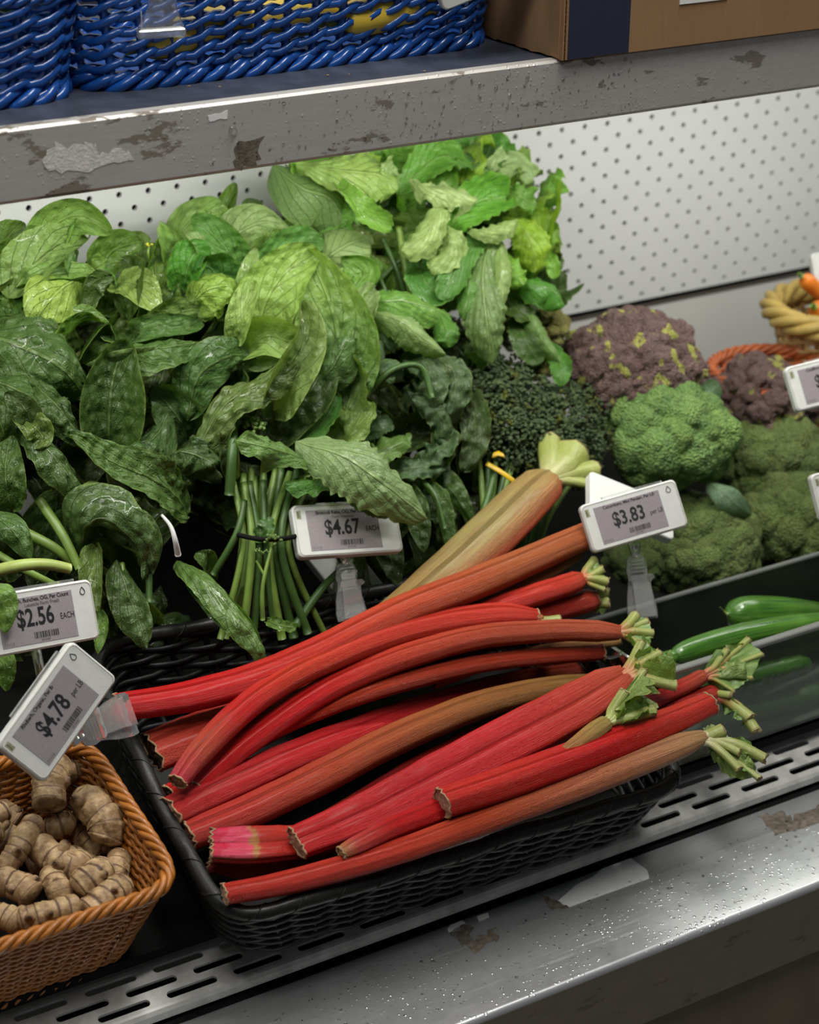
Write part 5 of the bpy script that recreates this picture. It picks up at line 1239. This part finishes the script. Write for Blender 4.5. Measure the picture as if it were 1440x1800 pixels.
# blue basket's clip: flared clear plate
lx = PZ(284, 66, ZT).x
Pc = pl(284, 4, (0, 1, 0), .118 + .035)
bc = thing('tag_clip', 'clear flared clip hanging on the front of the large blue basket', 'clip', tuple(Pc), 'clear plastic clips')
Yc = pl(284, 66, (0, 1, 0), .150); X, a_, u_, n_ = frame(Yc, (.985, -.17, 0), (-.02, -.05, 1))
mb = MB(); plate(mb, X, [(.045, .0100, .004), (.030, .0095, .002), (.020, .0110, .001), (.008, .0165, 0), (.001, .0175, 0)], -.002, .001); mb.build('plate', M_clear, bc, smooth=False)
mb = MB(); mb.box((-.0178, 0, -.004), (.0178, .0065, .003), bev=.001); mb.V = [X(*v) for v in mb.V]; mb.build('foot', M_clear, bc, smooth=False)
mb = MB(); mb.box((-.0155, .0058, -.0015), (.0155, .0068, .002)); mb.box((-.0150, .007, .001), (-.0145, .02, .002)); mb.V = [X(*v) for v in mb.V]; mb.build('ridge', M_tag, bc, smooth=False)
mb = MB(); xx, *_ = frame(pl(826, -12, (0, 1, 0), .155), (.95, -.2, .25), (-.2, .1, .97))
price_tag('corner of a white tag on the right end of the large blue basket', tuple(pl(858, -62, (0, 1, 0), .150)), (.93, -.2, .30), (-.3, .1, .95), blank=True)
# ================================================================ CARDBOARD BOX
def card_mat(name, c):
    m, nt, b = new_mat(name); T = NT(nt); co = T.coord('Object', (30, 30, 3)); c2 = T.coord()
    f = T.noise(co, 9, 4, .6); g = T.noise(c2, 14, 4); s = T.ramp(T.noise(T.coord('Object', (40, 40, 12)), 8, 4, .7), [(.66, 0), (.72, .35)])
    x = T.mix(f, tuple(v * .86 for v in c), tuple(v * 1.1 for v in c)); x = T.mix(T.ramp(g, [(.45, 0), (.75, .35)]), x, tuple(v * .7 for v in c))
    x = T.mix(s, x, tuple(min(1, v * 1.5 + .03) for v in c))
    T.l(x, b.inputs['Base Color']); b.inputs['Roughness'].default_value = .8; T.l(T.bump(f, .25, .0006), b.inputs['Normal']); return m
M_card = card_mat('corrugated_card', (.33, .19, .09)); M_cardd = card_mat('card_flutes', (.20, .115, .055)); M_navy = card_mat('navy_print', (.014, .020, .050))
zb = ZT + .0005
k0 = PZ(988, 108, ZT); bx = k0.x; by = k0.y
box = thing('cardboard_box', 'brown corrugated carton with a navy printed corner stripe on the shelf', 'box', (bx + .2, by + .1, zb))
t = .0045; Hh = .26; Wd = .62; Dp = .22
sx = pl(1104, 98, (0, 1, 0), by).x
def sheet(name, a, b, m, jag=False):
    mb = MB(); mb.box(a, b); return mb.build(name, m, box, smooth=False)
sheet('front_panel', (bx + t, by, zb), (bx + Wd, by + t, zb + Hh), M_card)
sheet('printed_stripe', (bx + t + .0006, by - .0005, zb + .0004), (sx, by - .00005, zb + Hh), M_navy)
# side panel with a crushed, wavy lower edge
V = []; N_ = 40
for i in range(N_ + 1):
    y = by + t + (Dp - t) * i / N_; zz = zb + .0015 * abs(noise.noise(V3((y * 90, 3, 1)))) + .001 * math.sin(i * .9) ** 2
    for x in (bx - .002 * noise.noise(V3((y * 40, 1, 2))), bx + t):
        V += [(x, y, zz), (x, y, zb + Hh)]
F = []
for i in range(N_):
    a = i * 4; F += [(a, a + 1, a + 5, a + 4), (a + 2, a + 6, a + 7, a + 3), (a, a + 4, a + 6, a + 2), (a + 1, a + 3, a + 7, a + 5)]
F += [(0, 2, 3, 1)]
build('side_panel', V, F, M_card, box, smooth=False)
# open corner where the flutes show
sheet('corner_liner', (bx + .0005, by + .0002, zb), (bx + .0016, by + t, zb + Hh), M_card); sheet('corner_liner', (bx + .0034, by + .0002, zb), (bx + t + .001, by + .002, zb + Hh), M_card)
fl_ = MB(); nf = 70
for i in range(nf):
    z0_ = zb + Hh * i / nf; z1_ = zb + Hh * (i + 1) / nf; xa = bx + (.0014 if i % 2 else .0034); xb_ = bx + (.0034 if i % 2 else .0014)
    fl_.add([(xa, by + .0006, z0_), (xb_, by + .0006, z1_), (xb_, by + t, z1_), (xa, by + t, z0_)], [(0, 1, 2, 3)])
fl_.build('flutes', M_cardd, box, smooth=False)
sheet('rear_panel', (bx + t, by + Dp - t, zb), (bx + Wd, by + Dp, zb + Hh), M_card); sheet('bottom', (bx + t, by + t, zb), (bx + Wd, by + Dp - t, zb + t), M_card)
l0 = pl(1195, 8, (0, 1, 0), by - .0006)
mb = MB(); mb.box((l0.x, by - .0009, l0.z), (l0.x + .05, by - .0001, l0.z + .03)); mb.build('label', M_paper, box, smooth=False)

# ================================================================ CUCUMBER BIN
M_binp = plain('dark_green_plastic', (.030, .036, .030), .35, 0, .25, 30, .08, 60)
M_tint = clear('smoked_acrylic', (.34, .44, .31), .06, .97)
M_edge = plain('acrylic_edge', (.18, .19, .175), .25, 0, .1, 40)
YR = .085; YFt = -.030
z_r = pl(1300, 1017, (0, 1, 0), YR).z; z_f = pl(1300, 1148, (0, 1, 0), YFt).z
xl = pl(1058, 1072, (0, 1, 0), YR).x; xl2 = pl(1172, 1175, (0, 1, 0), YFt).x; X0 = min(xl, xl2) - .008
ZD = dk(YFt, D0) + .001; ZD2 = dk(YR, D0) + .001
binr = thing('produce_bin', 'smoked green acrylic bin of cucumbers with a dark rear wall', 'bin', (X0 + .3, .03, ZD))
def slab(name, pts, th_, nrm_, m):
    nn = V3(nrm_) * th_; V = [V3(p) for p in pts] + [V3(p) + nn for p in pts]
    return build(name, V, [(0, 1, 2, 3), (7, 6, 5, 4), (0, 4, 5, 1), (1, 5, 6, 2), (2, 6, 7, 3), (3, 7, 4, 0)], m, binr, smooth=False)
X1 = X0 + .75
slab('rear_wall', [(X0, YR, ZD2), (X1, YR, ZD2), (X1, YR, z_r), (X0, YR, z_r)], .004, (0, 1, 0), M_binp)
mb = MB(); mb.add(*tube([(X0, YR + .002, z_r), (X1, YR + .002, z_r)], .0028, 8)); mb.build('rear_lip', M_edge, binr)
slab('front_wall', [(X0, YFt, ZD), (X1, YFt, ZD), (X1, YFt, z_f), (X0, YFt, z_f)], .004, (0, 1, 0), M_tint)
mb = MB(); mb.box((X0, YFt - .002, z_f - .001), (X1, YFt + .006, z_f + .0035), bev=.001); mb.build('front_lip', M_edge, binr, smooth=False)
slab('side_wall', [(X0, YFt, ZD), (X0, YR, ZD2), (X0, YR, z_r), (X0, YFt, z_f)], .003, (1, 0, 0), M_tint)
slab('floor_plate', [(X0, YFt, ZD), (X1, YFt, ZD), (X1, YR, ZD2), (X0, YR, ZD2)], .003, (0, 0, 1), M_binp)
pth = rloop([V3((X0, YR, z_r)), V3((X0 - .016, YR - .006, z_r)), V3((X0 - .016, YFt + .05, z_f)), V3((X0, YFt + .05, z_f))], .006, 4)
mb = MB(); mb.add(*tube(pth, .0014, 6, closed=True)); mb.build('side_handle', M_clear, binr)
def cuc_mat():
    m, nt, b = new_mat('cucumber_skin'); T = NT(nt); uv = T.coord('UV', (1.2, 14, 1)); co = T.coord()
    s = T.noise(uv, 2, 3, .5); f = T.noise(co, 40, 3)
    c = T.mix(T.ramp(s, [(.35, 0), (.7, 1)]), (.022, .09, .010), (.09, .23, .025)); c = T.mix(T.ramp(f, [(.5, 0), (.8, .4)]), c, (.14, .30, .05))
    T.l(c, b.inputs['Base Color']); b.inputs['Roughness'].default_value = .22; b.inputs['Coat Weight'].default_value = .4
    T.l(T.bump(T.math('ADD', s, T.math('MULTIPLY', T.vor(co, 260), .2)), .5, .0012), b.inputs['Normal']); return m
M_cuc = cuc_mat()
def cucumber(label, pts, seed):
    P = [tuple(pl(p[0], p[1], (0, 1, 0), p[2])) + (p[3],) for p in pts]; Q = crom(P, 30); path = [V3(q[:3]) for q in Q]
    rad = []
    for i, q in enumerate(Q):
        u = i / 30; e = min(1, math.sqrt(max(0, 1 - (1 - min(u, 1 - u) / .10) ** 2)) if min(u, 1 - u) < .10 else 1); rad.append(max(.0006, px2m(q[3], V3(q[:3])) * .5 * e))
    th = thing('cucumber', label, 'cucumber', tuple(path[15]), 'small cucumbers in the bin')
    V, F, U = tube(path, rad, 20, (0, 0, 1), sec=lambda u, a: 1 + .018 * math.cos(7 * a + seed) + .01 * math.sin(9 * u))
    build('body', V, F, M_cuc, th, U)
    mb = MB(); d = (path[0] - path[1]).normalized(); mb.add(*tube([path[0] - d * .0005, path[0] + d * .004 + V3((0, 0, .003)), path[0] + d * .007 + V3((-.002, 0, .008))], [.0012, .0006, .0004], 6)); mb.build('blossom_tip', M_stempale, th)
    return th
cucumber('glossy fat-ended cucumber at the back of the bin', [(1278, 1080, .045, 20), (1300, 1080, .045, 60), (1345, 1080, .045, 66), (1400, 1078, .045, 52), (1500, 1090, .045, 38), (1560, 1095, .045, 30)], 1)
cucumber('long matte cucumber lying diagonally in front in the bin', [(1182, 1156, .005, 24), (1215, 1144, .008, 44), (1300, 1120, .012, 48), (1400, 1102, .016, 46), (1500, 1088, .02, 36), (1540, 1080, .02, 24)], 2)
cucumber('cucumber tip just visible behind the tangled rhubarb tops', [(1070, 1205, -.002, 20), (1100, 1190, .0, 34), (1150, 1168, .004, 34), (1190, 1152, .008, 24)], 3)
for i, (a, b, y, w_) in enumerate([((1215, 1215), (1420, 1165), -.004, 40), ((1230, 1270), (1450, 1215), -.006, 42), ((1290, 1160), (1490, 1120), .05, 40)]):
    cucumber(['blurred cucumber seen through the smoked front wall, upper one', 'blurred cucumber low behind the smoked front wall', 'buried cucumber under the matte diagonal one'][i], [(a[0], a[1], y, w_ * .5), (a[0] + 20, a[1] - 6, y, w_), ((a[0] + b[0]) / 2, (a[1] + b[1]) / 2, y, w_), (b[0] - 20, b[1] + 5, y, w_), (b[0], b[1], y, w_ * .5)], i + 5)

# ================================================================ RHIZOMES
def root_mat():
    m, nt, b = new_mat('rhizome_skin'); T = NT(nt); co = T.coord(); at = T.n('ShaderNodeAttribute', attribute_name='Col').outputs['Fac']
    f = T.noise(co, 70, 5, .65); g = T.noise(co, 48, 3)
    c = T.mix(T.ramp(f, [(.36, 0), (.62, 1)]), (.17, .09, .035), (.62, .44, .23)); c = T.mix(T.ramp(g, [(.46, 0), (.62, .75)]), c, (.17, .085, .032))
    c = T.mix(T.ramp(at, [(.2, .95), (.85, 0.)]), c, (.075, .032, .012))
    T.l(c, b.inputs['Base Color']); b.inputs['Roughness'].default_value = .6
    T.l(T.bump(T.math('ADD', f, T.math('MULTIPLY', T.noise(co, 320, 3), .4)), .8, .0018), b.inputs['Normal']); return m
M_root = root_mat()
def rhizome(label, lobes, seed):
    th = None; mb = MB()
    rnd = random.Random(seed)
    for j, (pts, w_) in enumerate(lobes):
        K = [tuple(B(*p)) for p in pts]; n = 46; path = [V3(q) for q in crom(K, n)]
        if th is None: th = thing('rhizome', label, 'root', tuple(path[n // 2]), 'knobbly tan rhizomes in the orange basket')
        L = sum((path[i + 1] - path[i]).length for i in range(n)); R0 = px2m(w_, path[0]) * .5
        ringn = max(3, int(L / (R0 * .62))); rad = []; dk_ = []; o = V3((seed, j * 3.1, 0))
        for i in range(n + 1):
            u = i / n; s = L * min(u, 1 - u); e = math.sqrt(max(0.0, 1 - (1 - min(1, s / (R0 * .9))) ** 2))
            ph = (u * ringn + .25 * noise.noise(o + V3((u * 3, 0, 0)))) % 1.0
            saw = (1 - ph) if ph > .12 else ph / .12 * .88
            rad.append(max(.0008, R0 * (e * (1 + .10 * saw + .14 * noise.noise(o + V3((u * 4, 5, 0))))))); dk_.append(.15 if ph < .10 or ph > .95 else .95)
        V, F, U = tube(path, rad, 18, (0, 0, 1)); C = []
        for i in range(n + 1):
            for k in range(18):
                p = V[i * 18 + k]; q = noise.noise(p * 70 + o); V[i * 18 + k] = p + (p - path[i]) * (.13 * q + .10 * noise.noise(p * 190 + o))
                C.append((max(0, min(1, dk_[i] + .25 * noise.noise(p * 150))),) * 3)
        mb.add(V, F, U, C)
        for q in range(rnd.choice([1, 1, 2])):   # side knob
            i = rnd.randrange(12, n - 12); d = V3((rnd.uniform(-1, 1), rnd.uniform(-1, .2), rnd.uniform(.1, .9))).normalized(); r_ = R0 * rnd.uniform(.32, .5)
            P2 = [path[i] + d * rad[i] * .3, path[i] + d * rad[i] * .9, path[i] + d * (rad[i] + r_ * .8), path[i] + d * (rad[i] + r_ * 1.25)]
            V, F, U = tube(P2, [r_ * .9, r_, r_ * .8, r_ * .2], 12); mb.add(V, F, U, [(.9, .9, .9)] * 24 + [(.6, .6, .6)] * 12 + [(.2, .2, .2)] * 12)
    mb.build('root', M_root, th)
    return th
RZ = [
    ('upright rhizome lying under the lower corner of the $4.78 tag', [([(105, 1335, -.006), (88, 1375, -.004), (86, 1425, -.010)], 58), ([(60, 1350, -.006), (85, 1365, -.008)], 40)]),
    ('fat bent rhizome with a dark lower end by the right basket wall', [([(140, 1395, -.016), (165, 1420, -.012), (188, 1450, -.016), (180, 1485, -.024)], 62)]),
    ('slim light rhizome leaning to the left, half way down the pile', [([(62, 1440, -.010), (45, 1470, -.008), (22, 1505, -.012), (5, 1530, -.02)], 40)]),
    ('round pale knob of a rhizome cut by the left edge', [([(-30, 1440, -.014), (-5, 1432, -.010), (12, 1425, -.012)], 42), ([(-20, 1465, -.014), (8, 1462, -.014)], 40)]),
    ('broad tan rhizome across the middle of the basket', [([(58, 1478, -.020), (90, 1505, -.016), (125, 1525, -.016), (150, 1510, -.02)], 52), ([(120, 1520, -.014), (132, 1500, -.010)], 40)]),
    ('forked rhizome at lower left above the rim', [([(-12, 1545, -.018), (30, 1556, -.014), (62, 1580, -.016)], 50), ([(40, 1560, -.014), (60, 1545, -.014)], 36)]),
    ('short upright rhizome in the centre of the lower row', [([(84, 1530, -.018), (102, 1560, -.014), (112, 1590, -.018)], 42)]),
    ('plump diagonal rhizome with an orange tip, lower right', [([(132, 1568, -.010), (160, 1545, -.006), (190, 1522, -.010)], 50)]),
    ('bulky tan rhizome resting at the front right corner of the rim', [([(150, 1612, -.012), (185, 1582, -.008), (222, 1550, -.012)], 54)]),
    ('long flat rhizome lying along the front rim', [([(30, 1622, -.012), (80, 1606, -.008), (142, 1592, -.012)], 44)]),
    ('pale rhizome at the bottom left corner against the rim', [([(-30, 1600, -.016), (10, 1612, -.014), (40, 1628, -.014)], 42)]),
    ('shaded rhizome below the tag near the rear right corner', [([(150, 1340, -.022), (120, 1355, -.020), (100, 1340, -.02)], 44)]),
    ('dark hollow-ended rhizome stub below the upright one', [([(125, 1440, -.026), (105, 1450, -.024), (80, 1455, -.03)], 40)]),
    ('dusky rhizome deep between the fat bent one and the wall', [([(215, 1500, -.03), (200, 1540, -.028), (225, 1575, -.03)], 44)]),
]
for i, (lb, lo) in enumerate(RZ): rhizome(lb, lo, i + 1)
rnd = random.Random(77)
for i in range(9):
    x = rnd.uniform(-60, 190); y = rnd.uniform(1400, 1600); a = rnd.uniform(0, 3.1)
    th = rhizome('brown rhizome buried in the lower layer of the orange basket', [([(x, y, -.045), (x + 30 * math.cos(a), y + 30 * math.sin(a), -.042), (x + 55 * math.cos(a), y + 55 * math.sin(a), -.046)], 46)], i + 40)
    th['group'] = 'buried rhizomes in the orange basket'
# earthy root hairs near the wall
# ================================================================ BASKETS AND PRODUCE AT THE RIGHT
M_tan = plain('yellow_wicker', (.48, .34, .09), .5, 0, .3, 50, .2, 200); M_paperb = plain('tan_basket', (.50, .33, .13), .6, 0, .2, 40, .2, 150)
def ring_loop(c, r, n=40, ry=None): return [V3((c.x + r * math.cos(2 * math.pi * i / n), c.y + (ry or r) * math.sin(2 * math.pi * i / n), c.z)) for i in range(n)]
c = AT(1362, 652, 2.05)
wicker('wicker_basket', 'round orange wicker basket rim behind the smaller purple cauliflower', ring_loop(c, .066), ring_loop(c + V3((0, 0, -.055)), .048), .0036, (M_ter, M_ter), 12, 26, .0022, .002, tuple(c), rim='rope', slant=.3, seed=31)
c = AT(1476, 545, 2.12)
wicker('wicker_basket', 'flared yellow wicker basket at the right edge with a thick looped rim', ring_loop(c, .072), ring_loop(V3((c.x + .012, c.y, dk(.24, D0) + .003)), .036), .0078, (M_paperb, M_tan), 28, 26, .0024, .0012, tuple(c), rim='rope', slant=.2, seed=32)
M_car = plain('carrot_orange', (.72, .20, .02), .4, 0, .2, 60, .3, 200)
def carrot(label, a, b, r):
    th = thing('carrot', label, 'carrot', tuple(a), 'carrots in the yellow basket'); n = 20; path = [a.lerp(b, i / n) for i in range(n + 1)]
    R = [r * (1 - .55 * (i / n)) * math.sqrt(max(.02, 1 - abs(2 * i / n - 1) ** 8)) * (1 + .04 * noise.noise(V3((i * .9, r * 900, 0)))) for i in range(n + 1)]
    mb = MB(); mb.add(*tube(path, R, 14)); mb.build('body', M_car, th)
    mb = MB(); d = (a - b).normalized(); mb.add(*tube([a, a + d * .006], [r * .3, r * .22], 8)); mb.build('crown', M_stem, th)
carrot('orange carrot tip poking up left of the blank tag', AT(1410, 486, 2.10), AT(1490, 560, 2.14), .010)
carrot('orange carrot leaning out over the yellow rim', AT(1432, 540, 2.08), AT(1500, 590, 2.14), .013)
carrot('orange carrot lying inside the yellow basket', AT(1470, 512, 2.10), AT(1500, 570, 2.16), .012)
# produce inside the blue baskets
M_yel = plain('squash_yellow', (.62, .44, .05), .35, 0, .15, 40); M_zuc = plain('zucchini_skin', (.22, .36, .05), .3, 0, .4, 160, .1)
def squash(name, label, cat, a, b, r, m, grp):
    th = thing(name, label, cat, tuple(a.lerp(b, .5)), grp); n = 22; path = [a.lerp(b, i / n) for i in range(n + 1)]
    R = [r * math.sqrt(max(.01, 1 - abs(2 * i / n - 1) ** 6)) * (.72 + .28 * i / n) for i in range(n + 1)]
    mb = MB(); mb.add(*tube(path, R, 18)); mb.build('body', m, th); d = (a - b).normalized()
    mb = MB(); mb.add(*tube([a - d * .004, a + d * .012], [r * .3, r * .26], 8)); mb.build('stem_end', M_stempale, th)
zz = ZT + .04
for i, (x, y) in enumerate([(350, .20), (520, .215), (690, .20), (450, .28), (620, .29)]):
    p = pl(x, 40, (0, 1, 0), y); squash('yellow_squash', ['yellow squash behind the weave right of the clear clip', 'yellow squash behind the middle of the large blue basket', 'yellow squash at the right end of the large blue basket', 'yellow squash at the rear of the large blue basket, left one', 'yellow squash at the rear of the large blue basket, right one'][i], 'squash', V3((p.x - .05, y, zz - .01)), V3((p.x + .05, y + .015, zz)), .020, M_yel, 'yellow squash in the large blue basket')
p = pl(36, 2, (0, 1, 0), .22)
squash('zucchini', 'speckled light green zucchini sticking out of the small blue basket', 'zucchini', V3((p.x + .055, .205, zz + .052)), V3((p.x - .09, .225, zz + .020)), .021, M_zuc, None)

# ================================================================ STICKERS, RESIDUE, DROPLETS
def patch(name, pts, plane, m, th_=.00025, rag=0, seed=0, label=None):
    n, c = plane; n = V3(n); P = []
    m_ = len(pts)
    for i in range(m_):
        a = pts[i]; b = pts[(i + 1) % m_]; k = 5 if rag else 1
        for j in range(k):
            t = j / k; x = a[0] + (b[0] - a[0]) * t; y = a[1] + (b[1] - a[1]) * t
            if rag: x += rag * noise.noise(V3((x * .13, y * .13, seed))) * 2; y += rag * noise.noise(V3((x * .13, y * .13, seed + 9))) * 2
            P.append(pl(x, y, n, c))
    off = n * th_ if n.z > 0 else n * -th_
    V = [p + off for p in P] + P; k = len(P)
    F = [tuple(range(k))] + [(i, i + k, (i + 1) % k + k, (i + 1) % k) for i in range(k)]
    o = build(name, V, F, m, case, smooth=False)
    if label: o['label'] = label
    return o
LP = ((0, 1, 0), YL - .0001); DP_ = ((0, 0, 1), ZL + .0001)
patch('torn_label', [(75, 297), (95, 248), (120, 262), (160, 250), (175, 270), (215, 262), (235, 278), (170, 295), (118, 304)], LP, M_paperold, rag=7, seed=3, label='torn grey-white label remnant')
patch('torn_label', [(364, 203), (402, 195), (400, 208), (370, 213)], LP, M_paper, rag=2, seed=5)
patch('glue_residue', [(414, 250), (460, 244), (452, 290), (414, 297)], LP, M_residue, rag=8, seed=7, label='brown square of dried glue')
patch('torn_label', [(981, 1584), (999, 1595), (1142, 1544), (1138, 1530), (1107, 1507), (1090, 1508), (1068, 1519), (1043, 1541), (1014, 1555)], DP_, M_paper, label='torn white label tongue')
patch('glue_residue', [(952, 1572), (966, 1598), (998, 1596), (980, 1584)], DP_, M_residue, rag=3, seed=2)
patch('torn_label', [(786, 1634), (792, 1626), (812, 1618), (818, 1622), (800, 1632), (790, 1640)], DP_, M_paper)
patch('torn_label', [(838, 1611), (858, 1604), (860, 1612), (842, 1620)], DP_, M_paper)
patch('glue_residue', [(794, 1640), (818, 1625), (832, 1650), (870, 1628), (876, 1646), (846, 1668), (812, 1662)], DP_, M_residue, th_=.00012, rag=8, seed=4)
patch('glue_residue', [(1334, 1434), (1362, 1468), (1440, 1446), (1460, 1420), (1440, 1412), (1395, 1440), (1370, 1424)], DP_, M_residue, th_=.00012, rag=5, seed=6)
def water():
    m, nt, b = new_mat('water'); b.inputs['Transmission Weight'].default_value = 1; b.inputs['IOR'].default_value = 1.33; b.inputs['Roughness'].default_value = .02; return m
M_water = water()
def drops(n, fn, seed, nrm_, name):
    rnd = random.Random(seed); mb = MB(); nn = V3(nrm_); a = nn.orthogonal().normalized(); b_ = nn.cross(a)
    for i in range(n):
        c = fn(rnd); r = rnd.choice([.0004, .0005, .0006, .0007, .0009, .0013]) * rnd.uniform(.8, 1.3)
        if rnd.random() < .02: r *= 2.4
        e = rnd.uniform(.75, 1.3); V = []
        for rr, h in ((1, 0), (.82, .28), (.45, .5)):
            for k in range(8):
                t = math.pi * k / 4; V.append(c + a * (math.cos(t) * r * rr * e) + b_ * (math.sin(t) * r * rr) + nn * (h * r))
        V.append(c + nn * (.56 * r))
        F = [(q * 8 + k, q * 8 + (k + 1) % 8, (q + 1) * 8 + (k + 1) % 8, (q + 1) * 8 + k) for q in (0, 1) for k in range(8)] + [(16 + k, 16 + (k + 1) % 8, 24) for k in range(8)]
        mb.add(V, F)
    tag(mb.build(name, M_water, case), kind='stuff')
drops(520, lambda r: V3((-.25 + .65 * r.random() ** .8, r.uniform(YF + .008, -.09), ZL + .00005)), 3, (0, 0, 1), 'water_droplets')
drops(260, lambda r: V3((r.uniform(-.10, .30), YL - .00005, r.uniform(ZB + .004, ZT - .004))), 5, (0, -1, 0), 'lip_droplets')
# crumbs on shelf top
M_crumb = plain('plant_crumb', (.40, .30, .16), .8)
rnd = random.Random(12); mb = MB()
for i in range(16):
    p = PZ(rnd.uniform(40, 900), rnd.uniform(120, 200), ZT)
    if p.y < YL + .004: continue
    mb.box(p, p + V3((rnd.uniform(.001, .003), .001, .0006)))
tag(mb.build('crumbs', M_crumb, case, smooth=False), kind='stuff')
